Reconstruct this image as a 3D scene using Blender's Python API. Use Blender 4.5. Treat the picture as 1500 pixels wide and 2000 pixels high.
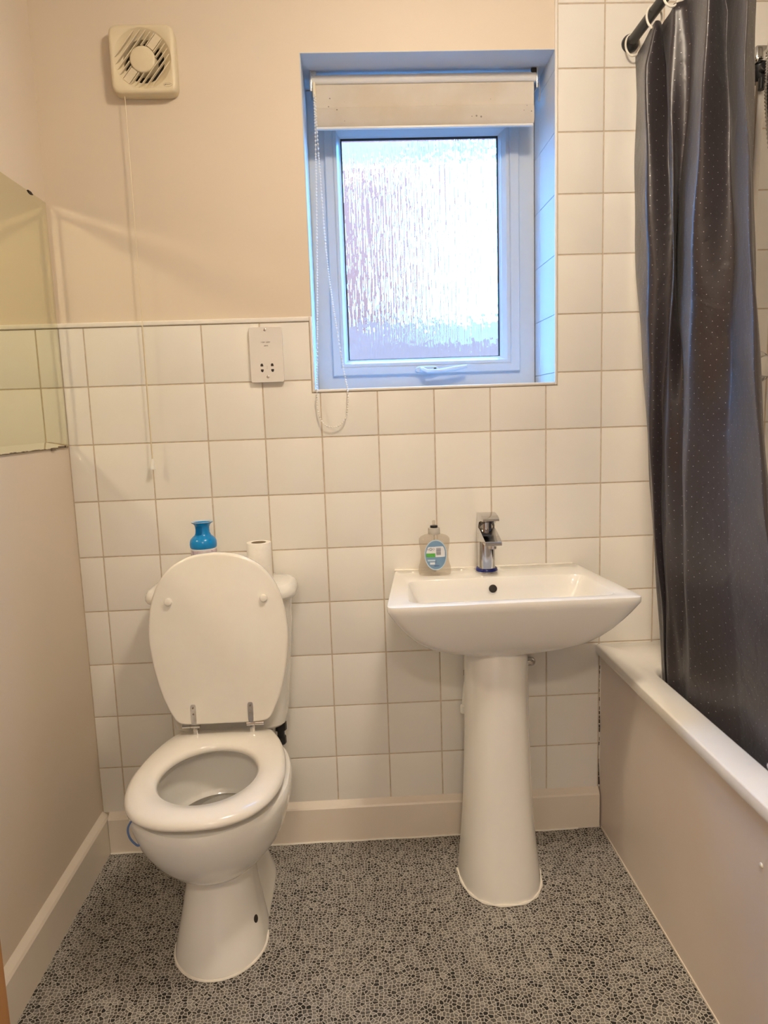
import bpy, bmesh, math, random
from mathutils import Vector, Matrix

for _o in list(bpy.data.objects):
    bpy.data.objects.remove(_o)
random.seed(7)
SC = bpy.context.scene
COL = SC.collection
PI = math.pi

# ------------------------------------------------------------------ camera
YAW, PITCH, ROLL = 0.0365548, 0.1396224, -0.0332707
def camera():
    cd = bpy.data.cameras.new('camera')
    cd.sensor_fit = 'HORIZONTAL'
    cd.sensor_width = 36.0
    cd.lens = 36.0 * 1387.0 / 1500.0
    cd.clip_start = 0.02
    o = bpy.data.objects.new('camera', cd)
    COL.objects.link(o)
    sy, cy, sp, cp = math.sin(YAW), math.cos(YAW), math.sin(PITCH), math.cos(PITCH)
    fw = Vector((sy * cp, cy * cp, -sp))
    r0 = Vector((cy, -sy, 0))
    u0 = r0.cross(fw)
    c, s = math.cos(ROLL), math.sin(ROLL)
    r = c * r0 + s * u0
    u = -s * r0 + c * u0
    m = Matrix((r, u, -fw)).transposed().to_4x4()
    m.translation = Vector((0.6971, -1.9255, 1.2244))
    o.matrix_world = m
    SC.camera = o
camera()

# ------------------------------------------------------------------ sky, exposure
SKY = (0.13, 0.45, 1.0)
SKY_STRENGTH = 30.0
LAMP = (1.0, 0.845, 0.655)
LAMP_STRENGTH = 104.0
HALL_FILL_STRENGTH = 95.0
w = bpy.data.worlds.new('sky')
SC.world = w
w.use_nodes = True
w.node_tree.nodes['Background'].inputs[0].default_value = (*SKY, 1)
w.node_tree.nodes['Background'].inputs[1].default_value = SKY_STRENGTH
def sun():
    sd = bpy.data.lights.new('sun', 'SUN')
    sd.energy = 2.5
    sd.angle = 0.009
    sd.color = (1.0, 0.86, 0.70)
    so_ = bpy.data.objects.new('sun', sd)
    COL.objects.link(so_)
    so_.location = (0, -6, 9)
    so_.rotation_euler = Vector((0.25, 0.75, -0.6)).to_track_quat('-Z', 'Y').to_euler()   # shines on the houses the window looks at
sun()
vs = SC.view_settings
vs.view_transform = 'Standard'
vs.look = 'None'
vs.gamma = 1.0
vs.exposure = 0.0
vs.use_curve_mapping = False
SC.cycles.sample_clamp_indirect = 0.0
SC.cycles.blur_glossy = 0.05
SC.cycles.use_guiding = True
SC.display_settings.display_device = 'sRGB'

# ------------------------------------------------------------------ materials
def lin(c):
    return tuple(((x / 255) / 12.92 if x <= 10 else (((x / 255) + 0.055) / 1.055) ** 2.4) for x in c)

class NT:
    def __init__(self, name):
        self.m = bpy.data.materials.new(name)
        self.m.use_nodes = True
        self.t = self.m.node_tree
        self.b = self.t.nodes['Principled BSDF']
    def n(self, kind, **kw):
        nd = self.t.nodes.new(kind)
        for k, v in kw.items():
            if k == 'ins':
                for kk, vv in v.items():
                    nd.inputs[kk].default_value = vv
            else:
                setattr(nd, k, v)
        return nd
    def l(self, a, b):
        self.t.links.new(a, b)

def principled(name, col, rough=0.5, metal=0.0, spec=0.5, coat=0.0, noise=0.03, nscale=40.0, bump=0.0, trans=0.0, ior=1.45, rand=0.0, sheen=0.0):
    s = NT(name)
    b = s.b
    b.inputs['Roughness'].default_value = rough
    b.inputs['Metallic'].default_value = metal
    b.inputs['Specular IOR Level'].default_value = spec
    b.inputs['Coat Weight'].default_value = coat
    b.inputs['Coat Roughness'].default_value = 0.05
    b.inputs['Transmission Weight'].default_value = trans
    b.inputs['IOR'].default_value = ior
    b.inputs['Sheen Weight'].default_value = sheen
    tc = s.n('ShaderNodeTexCoord')
    nz = s.n('ShaderNodeTexNoise', ins={'Scale': nscale, 'Detail': 3.0})
    s.l(tc.outputs['Object'], nz.inputs['Vector'])
    mr = s.n('ShaderNodeMapRange', ins={'From Min': 0.3, 'From Max': 0.7, 'To Min': 1.0 - noise, 'To Max': 1.0 + noise})
    s.l(nz.outputs['Fac'], mr.inputs['Value'])
    mul = s.n('ShaderNodeVectorMath', operation='MULTIPLY')
    mul.inputs[0].default_value = col
    s.l(mr.outputs[0], mul.inputs[1])
    out = mul.outputs[0]
    if rand:
        oi = s.n('ShaderNodeObjectInfo')
        m2 = s.n('ShaderNodeMapRange', ins={'To Min': 1 - rand, 'To Max': 1.0})
        s.l(oi.outputs['Random'], m2.inputs['Value'])
        mu2 = s.n('ShaderNodeVectorMath', operation='MULTIPLY')
        s.l(out, mu2.inputs[0]); s.l(m2.outputs[0], mu2.inputs[1])
        out = mu2.outputs[0]
    s.l(out, b.inputs['Base Color'])
    if bump:
        bp = s.n('ShaderNodeBump', ins={'Strength': bump, 'Distance': 0.002})
        s.l(nz.outputs['Fac'], bp.inputs['Height'])
        s.l(bp.outputs['Normal'], b.inputs['Normal'])
    return s.m

M = {}
M['paint'] = principled('magnolia_paint', (0.735, 0.635, 0.51), 0.55, noise=0.015, nscale=3.0, bump=0.04)
M['ceiling'] = principled('ceiling_paint', (0.82, 0.80, 0.76), 0.7, noise=0.01)
M['tile'] = principled('glazed_tile', (0.83, 0.80, 0.745), 0.13, noise=0.012, nscale=9.0, rand=0.035)
M['grout'] = principled('grout', (0.58, 0.485, 0.375), 0.9, noise=0.12, nscale=60.0)
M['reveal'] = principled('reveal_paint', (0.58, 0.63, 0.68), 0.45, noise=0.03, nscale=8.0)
M['trim'] = principled('tile_trim_plastic', (0.84, 0.80, 0.74), 0.3, noise=0.02)
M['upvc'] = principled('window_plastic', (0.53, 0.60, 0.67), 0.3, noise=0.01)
M['gasket'] = principled('gasket_rubber', (0.03, 0.035, 0.04), 0.6)
M['ceramic'] = principled('white_ceramic', (0.84, 0.82, 0.775), 0.08, noise=0.008, nscale=6.0, coat=0.3)
M['seat'] = principled('cream_gloss_seat', (0.85, 0.81, 0.73), 0.13, noise=0.01, coat=0.2)
M['plastic'] = principled('white_plastic', (0.82, 0.80, 0.75), 0.3, noise=0.01)
M['plastic_grey'] = principled('white_plate_plastic', (0.76, 0.72, 0.68), 0.35, noise=0.01)
M['cream'] = principled('aged_cream_plastic', (0.76, 0.66, 0.46), 0.4, noise=0.03, nscale=20)
M['cream_in'] = principled('aged_cream_slats', (0.74, 0.64, 0.46), 0.45, noise=0.03, nscale=20)
M['dark'] = principled('dark_void', (0.025, 0.02, 0.018), 0.6)
M['brown'] = principled('brown_lettering', (0.20, 0.15, 0.11), 0.6)
M['black'] = principled('black_plastic', (0.015, 0.015, 0.017), 0.35)
M['chrome'] = principled('chrome', (0.58, 0.57, 0.56), 0.08, metal=1.0, noise=0.01)
M['steel'] = principled('brushed_steel', (0.66, 0.64, 0.62), 0.25, metal=1.0, noise=0.05, nscale=120)
M['bath'] = principled('white_acrylic', (0.83, 0.80, 0.745), 0.12, noise=0.008, coat=0.3)
M['panel'] = principled('bath_panel_board', (0.76, 0.67, 0.60), 0.3, noise=0.02, nscale=5.0)
M['skirt'] = principled('skirting_gloss', (0.78, 0.70, 0.60), 0.3, noise=0.03, nscale=6.0)
M['sealant'] = principled('white_sealant', (0.82, 0.78, 0.70), 0.4, noise=0.05)
M['paper'] = principled('tissue_paper', (0.86, 0.82, 0.76), 0.9, noise=0.03, nscale=90, bump=0.3)
M['card'] = principled('cardboard_tube', (0.30, 0.23, 0.15), 0.9)
M['blue'] = principled('blue_gloss_plastic', (0.004, 0.24, 0.62), 0.16, noise=0.03)
M['film'] = principled('blue_film', (0.015, 0.025, 0.20), 0.25)
M['wire'] = principled('blue_wire', (0.10, 0.17, 0.36), 0.4)
M['brick'] = principled('pale_brick', (0.165, 0.038, 0.0195), 0.9, noise=0.08, nscale=2.0)
M['slate'] = principled('roof_slate', (0.115, 0.032, 0.018), 0.8, noise=0.2, nscale=3.0)
M['ringw'] = principled('white_ring_plastic', (0.80, 0.76, 0.66), 0.35)
M['labelw'] = principled('label_white', (0.75, 0.76, 0.78), 0.3)
M['labelb'] = principled('label_blue', (0.17, 0.30, 0.46), 0.3)
M['labelbl'] = principled('label_pale_blue', (0.50, 0.62, 0.72), 0.3)
M['labelg'] = principled('label_green', (0.10, 0.42, 0.06), 0.35, noise=0.2, nscale=300)
M['print'] = principled('label_print', (0.10, 0.11, 0.16), 0.5)
M['seq'] = principled('sequin', (0.75, 0.73, 0.72), 0.25, metal=0.8)

def mat_mirror():
    s = NT('mirror_silvering')
    s.b.inputs['Base Color'].default_value = (0.80, 0.80, 0.645, 1)
    s.b.inputs['Metallic'].default_value = 1.0
    s.b.inputs['Roughness'].default_value = 0.012
    return s.m
M['mirror'] = mat_mirror()

def mat_floor():
    s = NT('mosaic_vinyl')
    b = s.b
    tc = s.n('ShaderNodeTexCoord')
    nz = s.n('ShaderNodeTexNoise', ins={'Scale': 5.0, 'Detail': 1.0})
    s.l(tc.outputs['Object'], nz.inputs['Vector'])
    sub = s.n('ShaderNodeVectorMath', operation='SUBTRACT'); sub.inputs[1].default_value = (0.5, 0.5, 0.5)
    s.l(nz.outputs['Color'], sub.inputs[0])
    sc = s.n('ShaderNodeVectorMath', operation='SCALE'); sc.inputs['Scale'].default_value = 0.035
    s.l(sub.outputs[0], sc.inputs[0])
    ad = s.n('ShaderNodeVectorMath', operation='ADD')
    s.l(tc.outputs['Object'], ad.inputs[0]); s.l(sc.outputs[0], ad.inputs[1])
    v1 = s.n('ShaderNodeTexVoronoi', voronoi_dimensions='2D', feature='F1', ins={'Scale': 118.0, 'Randomness': 0.88})
    v2 = s.n('ShaderNodeTexVoronoi', voronoi_dimensions='2D', feature='DISTANCE_TO_EDGE', ins={'Scale': 118.0, 'Randomness': 0.88})
    s.l(ad.outputs[0], v1.inputs['Vector']); s.l(ad.outputs[0], v2.inputs['Vector'])
    sp = s.n('ShaderNodeSeparateColor'); s.l(v1.outputs['Color'], sp.inputs[0])
    cl = s.n('ShaderNodeTexNoise', ins={'Scale': 9.0, 'Detail': 2.0}); s.l(tc.outputs['Object'], cl.inputs['Vector'])
    clr = s.n('ShaderNodeMapRange', ins={'From Min': 0.35, 'From Max': 0.65, 'To Min': -0.10, 'To Max': 0.10}); s.l(cl.outputs['Fac'], clr.inputs['Value'])
    sm = s.n('ShaderNodeMath', operation='ADD', use_clamp=True); s.l(sp.outputs[0], sm.inputs[0]); s.l(clr.outputs[0], sm.inputs[1])
    rp = s.n('ShaderNodeValToRGB'); cr = rp.color_ramp; cr.interpolation = 'CONSTANT'
    stops = [(0.0, (0.010, 0.010, 0.010)), (0.15, (0.036, 0.033, 0.030)), (0.29, (0.092, 0.086, 0.078)), (0.48, (0.135, 0.127, 0.117)), (0.72, (0.18, 0.170, 0.156)), (0.90, (0.25, 0.238, 0.218))]
    cr.elements[0].position = 0; cr.elements[0].color = (*stops[0][1], 1)
    cr.elements[1].position = stops[1][0]; cr.elements[1].color = (*stops[1][1], 1)
    for p, c in stops[2:]:
        e = cr.elements.new(p); e.color = (*c, 1)
    s.l(sm.outputs[0], rp.inputs[0])
    gr = s.n('ShaderNodeMapRange', ins={'From Min': 0.06, 'From Max': 0.11, 'To Min': 1.0, 'To Max': 0.0}); s.l(v2.outputs['Distance'], gr.inputs['Value'])
    mx = s.n('ShaderNodeMix', data_type='RGBA'); mx.inputs[7].default_value = (0.56, 0.53, 0.47, 1)
    s.l(gr.outputs[0], mx.inputs[0]); s.l(rp.outputs[0], mx.inputs[6])
    s.l(mx.outputs[2], b.inputs['Base Color'])
    b.inputs['Roughness'].default_value = 0.5
    bp = s.n('ShaderNodeBump', ins={'Strength': 0.25, 'Distance': 0.0006}); bp.invert = True
    s.l(gr.outputs[0], bp.inputs['Height']); s.l(bp.outputs['Normal'], b.inputs['Normal'])
    return s.m
M['floor'] = mat_floor()

def mat_glass():
    s = NT('obscure_reeded_glass')
    t = s.t
    tc = s.n('ShaderNodeTexCoord')
    mp = s.n('ShaderNodeMapping'); mp.inputs['Scale'].default_value = (190.0, 400.0, 8.0)
    s.l(tc.outputs['Object'], mp.inputs['Vector'])
    n1 = s.n('ShaderNodeTexNoise', ins={'Scale': 1.0, 'Detail': 2.0, 'Roughness': 0.6, 'Distortion': 0.3})
    s.l(mp.outputs[0], n1.inputs['Vector'])
    mp2 = s.n('ShaderNodeMapping'); mp2.inputs['Scale'].default_value = (60.0, 400.0, 45.0)
    s.l(tc.outputs['Object'], mp2.inputs['Vector'])
    n2 = s.n('ShaderNodeTexNoise', ins={'Scale': 1.0, 'Detail': 1.0})
    s.l(mp2.outputs[0], n2.inputs['Vector'])
    mx = s.n('ShaderNodeMath', operation='MULTIPLY_ADD'); mx.inputs[1].default_value = 0.3
    s.l(n2.outputs['Fac'], mx.inputs[0]); s.l(n1.outputs['Fac'], mx.inputs[2])
    bp = s.n('ShaderNodeBump', ins={'Strength': 1.0, 'Distance': 0.0025})
    s.l(mx.outputs[0], bp.inputs['Height'])
    gl = s.n('ShaderNodeBsdfGlass', ins={'Roughness': 0.03, 'IOR': 1.45, 'Color': (1, 1, 1, 1)})
    s.l(bp.outputs['Normal'], gl.inputs['Normal'])
    tr = s.n('ShaderNodeBsdfTransparent')
    ms = s.n('ShaderNodeMixShader'); ms.inputs[0].default_value = 0.96
    s.l(tr.outputs[0], ms.inputs[1]); s.l(gl.outputs[0], ms.inputs[2])
    s.l(ms.outputs[0], t.nodes['Material Output'].inputs['Surface'])
    return s.m
M['glass'] = mat_glass()

def mat_clear():
    s = NT('clear_bottle_plastic')
    tr = s.n('ShaderNodeBsdfTransparent'); tr.inputs[0].default_value = (0.93, 0.90, 0.86, 1)
    s.b.inputs['Base Color'].default_value = (0.66, 0.62, 0.56, 1)
    s.b.inputs['Roughness'].default_value = 0.15
    nz = s.n('ShaderNodeTexNoise', ins={'Scale': 60.0})
    bp = s.n('ShaderNodeBump', ins={'Strength': 0.2, 'Distance': 0.002})
    s.l(nz.outputs['Fac'], bp.inputs['Height']); s.l(bp.outputs['Normal'], s.b.inputs['Normal'])
    ms = s.n('ShaderNodeMixShader'); ms.inputs[0].default_value = 0.22
    s.l(tr.outputs[0], ms.inputs[1]); s.l(s.b.outputs[0], ms.inputs[2])
    s.l(ms.outputs[0], s.t.nodes['Material Output'].inputs['Surface'])
    return s.m
M['clear'] = mat_clear()

def mat_curtain():
    s = NT('charcoal_satin')
    b = s.b
    uv = s.n('ShaderNodeUVMap')
    sp = s.n('ShaderNodeTexNoise', ins={'Scale': 900.0, 'Detail': 2.0})
    tc = s.n('ShaderNodeTexCoord'); s.l(tc.outputs['Object'], sp.inputs['Vector'])
    mp = s.n('ShaderNodeMapping'); mp.inputs['Rotation'].default_value = (0, 0, PI / 4); mp.inputs['Scale'].default_value = (62, 62, 1)
    s.l(uv.outputs[0], mp.inputs['Vector'])
    v = s.n('ShaderNodeTexVoronoi', voronoi_dimensions='2D', feature='F1', ins={'Scale': 1.0, 'Randomness': 0.12})
    s.l(mp.outputs[0], v.inputs['Vector'])
    lt = s.n('ShaderNodeMath', operation='LESS_THAN'); lt.inputs[1].default_value = 0.055
    s.l(v.outputs['Distance'], lt.inputs[0])
    cr = s.n('ShaderNodeMapRange', ins={'To Min': 0.7, 'To Max': 1.3}); s.l(sp.outputs['Fac'], cr.inputs['Value'])
    mul = s.n('ShaderNodeVectorMath', operation='MULTIPLY'); mul.inputs[0].default_value = (0.036, 0.029, 0.033)
    s.l(cr.outputs[0], mul.inputs[1])
    mx = s.n('ShaderNodeMix', data_type='RGBA'); mx.inputs[7].default_value = (0.50, 0.48, 0.48, 1)
    s.l(mul.outputs[0], mx.inputs[6])
    sc_ = s.n('ShaderNodeSeparateColor'); s.l(v.outputs['Color'], sc_.inputs[0])
    rr_ = s.n('ShaderNodeMapRange', ins={'To Min': 0.15, 'To Max': 1.0}); s.l(sc_.outputs[0], rr_.inputs['Value'])
    rm_ = s.n('ShaderNodeMath', operation='MULTIPLY'); s.l(rr_.outputs[0], rm_.inputs[0]); s.l(lt.outputs[0], rm_.inputs[1])
    s.l(rm_.outputs[0], mx.inputs[0])
    s.l(mx.outputs[2], b.inputs['Base Color'])
    mt = s.n('ShaderNodeMath', operation='MULTIPLY'); mt.inputs[1].default_value = 0.4; s.l(lt.outputs[0], mt.inputs[0])
    s.l(mt.outputs[0], b.inputs['Metallic'])
    b.inputs['Roughness'].default_value = 0.38
    b.inputs['Specular IOR Level'].default_value = 0.55
    b.inputs['Sheen Weight'].default_value = 0.06
    wr = s.n('ShaderNodeTexNoise', ins={'Scale': 14.0, 'Detail': 3.0, 'Distortion': 0.8}); s.l(tc.outputs['Object'], wr.inputs['Vector'])
    bp = s.n('ShaderNodeBump', ins={'Strength': 0.5, 'Distance': 0.006})
    s.l(wr.outputs['Fac'], bp.inputs['Height']); s.l(bp.outputs['Normal'], b.inputs['Normal'])
    return s.m
M['curtain'] = mat_curtain()

def mat_blind(name, dim):
    s = NT(name)
    b = s.b
    tc = s.n('ShaderNodeTexCoord')
    nz = s.n('ShaderNodeTexNoise', ins={'Scale': 7.0, 'Detail': 5.0}); s.l(tc.outputs['Object'], nz.inputs['Vector'])
    rp = s.n('ShaderNodeValToRGB')
    rp.color_ramp.elements[0].position = 0.35; rp.color_ramp.elements[0].color = (0.62 * dim, 0.54 * dim, 0.42 * dim, 1)
    rp.color_ramp.elements[1].position = 0.62; rp.color_ramp.elements[1].color = (0.69 * dim, 0.63 * dim, 0.54 * dim, 1)
    s.l(nz.outputs['Fac'], rp.inputs[0])
    v = s.n('ShaderNodeTexVoronoi', voronoi_dimensions='3D', ins={'Scale': 70.0}); s.l(tc.outputs['Object'], v.inputs['Vector'])
    n2 = s.n('ShaderNodeTexNoise', ins={'Scale': 11.0, 'Detail': 2.0}); s.l(tc.outputs['Object'], n2.inputs['Vector'])
    th = s.n('ShaderNodeMapRange', ins={'From Min': 0.5, 'From Max': 0.75, 'To Min': 0.0, 'To Max': 0.17}); s.l(n2.outputs['Fac'], th.inputs['Value'])
    lt = s.n('ShaderNodeMath', operation='LESS_THAN'); s.l(v.outputs['Distance'], lt.inputs[0]); s.l(th.outputs[0], lt.inputs[1])
    mx = s.n('ShaderNodeMix', data_type='RGBA'); mx.inputs[7].default_value = (0.26, 0.23, 0.18, 1)
    s.l(lt.outputs[0], mx.inputs[0]); s.l(rp.outputs[0], mx.inputs[6])
    s.l(mx.outputs[2], b.inputs['Base Color'])
    b.inputs['Roughness'].default_value = 0.85
    return s.m
M['blind'] = mat_blind('stained_blind_fabric', 1.0)
M['hem'] = mat_blind('stained_blind_hem', 0.90)

def mat_wood():
    s = NT('orange_pine')
    tc = s.n('ShaderNodeTexCoord')
    mp = s.n('ShaderNodeMapping'); mp.inputs['Scale'].default_value = (30, 30, 2)
    s.l(tc.outputs['Object'], mp.inputs[0])
    nz = s.n('ShaderNodeTexNoise', ins={'Scale': 2.0, 'Detail': 4.0}); s.l(mp.outputs[0], nz.inputs['Vector'])
    rp = s.n('ShaderNodeValToRGB')
    rp.color_ramp.elements[0].color = (0.30, 0.115, 0.022, 1); rp.color_ramp.elements[1].color = (0.48, 0.21, 0.05, 1)
    s.l(nz.outputs['Fac'], rp.inputs[0]); s.l(rp.outputs[0], s.b.inputs['Base Color'])
    s.b.inputs['Roughness'].default_value = 0.35
    return s.m
M['wood'] = mat_wood()

def mat_label_fresh():
    s = NT('floral_label')
    tc = s.n('ShaderNodeTexCoord')
    nz = s.n('ShaderNodeTexNoise', ins={'Scale': 55.0, 'Detail': 2.0, 'Distortion': 1.0}); s.l(tc.outputs['Object'], nz.inputs['Vector'])
    rp = s.n('ShaderNodeValToRGB'); cr = rp.color_ramp
    cr.elements[0].position = 0.30; cr.elements[0].color = (0.22, 0.20, 0.33, 1)
    cr.elements[1].position = 0.46; cr.elements[1].color = (0.62, 0.50, 0.58, 1)
    e = cr.elements.new(0.6); e.color = (0.72, 0.66, 0.68, 1)
    s.l(nz.outputs['Fac'], rp.inputs[0]); s.l(rp.outputs[0], s.b.inputs['Base Color'])
    s.b.inputs['Roughness'].default_value = 0.35
    return s.m
M['floral'] = mat_label_fresh()

def mat_lamp(name, strength):
    s = NT(name)
    s.b.inputs['Base Color'].default_value = (0.8, 0.8, 0.8, 1)
    s.b.inputs['Emission Color'].default_value = (*LAMP, 1)
    s.b.inputs['Emission Strength'].default_value = strength
    return s.m
M['lamp'] = mat_lamp('lit_lamp_glass', LAMP_STRENGTH)
M['hall_fill_lamp'] = mat_lamp('hall_fill_glow', HALL_FILL_STRENGTH)

# ------------------------------------------------------------------ mesh helpers
def link(name, bm, mat, parent=None, smooth=True, kind=None, loc=None, angle=40):
    """bm is in world coordinates; the object gets its parent's origin (or loc)."""
    base = Vector(loc) if loc is not None else Vector((0, 0, 0))
    p = parent
    if p is not None:
        while p is not None:
            base = base + p.location
            p = p.parent
    if base.length > 0:
        bmesh.ops.translate(bm, verts=bm.verts, vec=-base)
    bmesh.ops.recalc_face_normals(bm, faces=bm.faces)
    me = bpy.data.meshes.new(name)
    bm.to_mesh(me)
    bm.free()
    if smooth:
        for p in me.polygons:
            p.use_smooth = True
        me.set_sharp_from_angle(angle=math.radians(angle))
    me.materials.append(mat)
    o = bpy.data.objects.new(name, me)
    COL.objects.link(o)
    if parent is not None:
        o.parent = parent
    if loc is not None:
        o.location = loc
    if kind:
        o['kind'] = kind
    return o

def thing(name, label, cat, loc, group=None):
    o = bpy.data.objects.new(name, None)
    COL.objects.link(o)
    o.location = loc
    o.empty_display_size = 0.05
    o['label'] = label
    o['category'] = cat
    if group:
        o['group'] = group
    return o

def box(bm, x0, x1, y0, y1, z0, z1, bev=0.0, seg=2):
    vs_ = [bm.verts.new((x, y, z)) for x in (x0, x1) for y in (y0, y1) for z in (z0, z1)]
    f = [(0, 1, 3, 2), (4, 6, 7, 5), (0, 4, 5, 1), (2, 3, 7, 6), (0, 2, 6, 4), (1, 5, 7, 3)]
    fs = [bm.faces.new([vs_[i] for i in q]) for q in f]
    if bev:
        es = list({e for fc in fs for e in fc.edges})
        bmesh.ops.bevel(bm, geom=es, offset=bev, segments=seg, profile=0.5, affect='EDGES')

def Box(*a, **k):
    bm = bmesh.new()
    box(bm, *a, **k)
    return bm

def loft(bm, rings, cap0=True, cap1=True, closed=True, loop=False):
    vr = [[bm.verts.new(p) for p in r] for r in rings]
    n = len(vr[0])
    m = len(vr)
    for i in range(m if loop else m - 1):
        a, b = vr[i], vr[(i + 1) % m]
        for j in range(n if closed else n - 1):
            k = (j + 1) % n
            bm.faces.new((a[j], a[k], b[k], b[j]))
    if not loop:
        if cap0:
            bm.faces.new(vr[0])
        if cap1:
            bm.faces.new(vr[-1])
    return vr

def lathe(bm, prof, cx, cy, n=32, cap0=True, cap1=True, axis='z', cz=0.0):
    rings = []
    for r, h in prof:
        ring = []
        for i in range(n):
            a = 2 * PI * i / n
            if axis == 'z':
                ring.append((cx + r * math.cos(a), cy + r * math.sin(a), h))
            elif axis == 'y':
                ring.append((cx + r * math.cos(a), h, cz + r * math.sin(a)))
            else:
                ring.append((h, cy + r * math.cos(a), cz + r * math.sin(a)))
        rings.append(ring)
    loft(bm, rings, cap0, cap1)

def tube(bm, pts, r, n=8, caps=True, closed=False):
    P = [Vector(p) for p in pts]
    rings = []
    up = None
    m = len(P)
    for i in range(m):
        if closed:
            d = (P[(i + 1) % m] - P[i - 1]).normalized()
        else:
            d = (P[min(i + 1, m - 1)] - P[max(i - 1, 0)]).normalized()
        if up is None:
            up = Vector((0, 0, 1)) if abs(d.z) < 0.9 else Vector((1, 0, 0))
        a = d.cross(up).normalized()
        up = a.cross(d).normalized()
        rr = r[i] if isinstance(r, (list, tuple)) else r
        rings.append([P[i] + rr * (math.cos(2 * PI * j / n) * a + math.sin(2 * PI * j / n) * up) for j in range(n)])
    loft(bm, rings, caps, caps, loop=closed)

def catmull(pts, n, closed=False):
    P = [Vector(p) for p in pts]
    m = len(P)
    out = []
    segs = m if closed else m - 1
    for i in range(segs):
        p0 = P[i - 1] if (i > 0 or closed) else P[0]
        p1, p2 = P[i], P[(i + 1) % m]
        p3 = P[(i + 2) % m] if (closed or i + 2 < m) else P[-1]
        for k in range(n):
            t = k / n
            out.append(0.5 * ((2 * p1) + (p2 - p0) * t + (2 * p0 - 5 * p1 + 4 * p2 - p3) * t * t + (3 * p1 - p0 - 3 * p2 + p3) * t ** 3))
    if not closed:
        out.append(P[-1])
    return out

def interp(tab, x):
    for (x0, y0), (x1, y1) in zip(tab, tab[1:]):
        if x <= x1:
            t = (x - x0) / (x1 - x0)
            t = max(0, min(1, t))
            return y0 + (y1 - y0) * t
    return tab[-1][1]

def smooth_interp(tab, x):
    xs = [a for a, _ in tab]
    if x <= xs[0]:
        return tab[0][1]
    if x >= xs[-1]:
        return tab[-1][1]
    for i in range(len(tab) - 1):
        if xs[i] <= x <= xs[i + 1]:
            t = (x - xs[i]) / (xs[i + 1] - xs[i])
            t = t * t * (3 - 2 * t)
            return tab[i][1] * (1 - t) + tab[i + 1][1] * t

def superellipse(cx, cy, a, b, e, n):
    out = []
    for i in range(n):
        t = 2 * PI * i / n
        c, s = math.cos(t), math.sin(t)
        out.append((cx + a * math.copysign(abs(c) ** (2 / e), c), cy + b * math.copysign(abs(s) ** (2 / e), s)))
    return out

def poly_inset(P, d):
    """P counter-clockwise in 2-D; offset inwards by d."""
    n = len(P)
    out = []
    for i in range(n):
        a, b, c = Vector(P[i - 1]), Vector(P[i]), Vector(P[(i + 1) % n])
        u = (b - a).normalized(); v = (c - b).normalized()
        n1 = Vector((-u.y, u.x)); n2 = Vector((-v.y, v.x))
        k = 1 + n1.dot(n2)
        out.append(b + (n1 + n2) * (d / k))
    return out

def text(name, body, size, loc, rot, mat, parent, ext=0.0003):
    cu = bpy.data.curves.new(name, 'FONT')
    cu.body = body
    cu.size = size
    cu.align_x = 'CENTER'
    cu.align_y = 'CENTER'
    cu.extrude = ext
    cu.materials.append(mat)
    tmp = bpy.data.objects.new(name, cu)
    COL.objects.link(tmp)
    bpy.context.view_layer.update()
    me = bpy.data.meshes.new_from_object(tmp.evaluated_get(bpy.context.evaluated_depsgraph_get()))
    bpy.data.objects.remove(tmp)
    bpy.data.curves.remove(cu)
    if not me.materials:
        me.materials.append(mat)
    o = bpy.data.objects.new(name, me)
    COL.objects.link(o)
    base = Vector((0, 0, 0)); p = parent
    while p is not None:
        base += p.location; p = p.parent
    o.parent = parent
    o.location = Vector(loc) - base
    o.rotation_euler = rot
    return o
FRONT = (PI / 2, 0, 0)     # text lying on a wall that faces the room

# ------------------------------------------------------------------ room shell
XL, XR, YF, ZC = -0.066, 2.07, -2.06, 2.40
XB = 1.372                       # bath panel face
Z0 = 1.467                       # grout line under the top trim of the half height tiling
A = 0.152                        # tile pitch
WX0, WX1, WZ0, WZ1 = 0.594, 1.240, 1.289, 2.122     # window opening
WD = 0.208                       # depth of the reveal

link('floor', Box(XL - 0.1, XR + 0.1, YF - 0.1, 0.10, -0.08, 0.0), M['floor'], kind='structure', smooth=False)
link('ceiling', Box(XL - 0.1, XR + 0.1, YF - 0.1, 0.40, ZC, ZC + 0.08), M['ceiling'], kind='structure', smooth=False)
link('wall_left', Box(XL - 0.1, XL, YF - 0.1, 0.40, 0, ZC), M['paint'], kind='structure', smooth=False)
link('wall_right', Box(XR, XR + 0.1, YF - 0.1, 0.40, 0, ZC), M['tile'], kind='structure', smooth=False)
bm = bmesh.new()
DX0, DX1, DZ = 0.21, 1.01, 2.03
box(bm, XL, DX0, YF - 0.1, YF, 0, ZC)
box(bm, DX1, XR, YF - 0.1, YF, 0, ZC)
box(bm, DX0, DX1, YF - 0.1, YF, DZ, ZC)
link('wall_front', bm, M['paint'], kind='structure', smooth=False)
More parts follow.
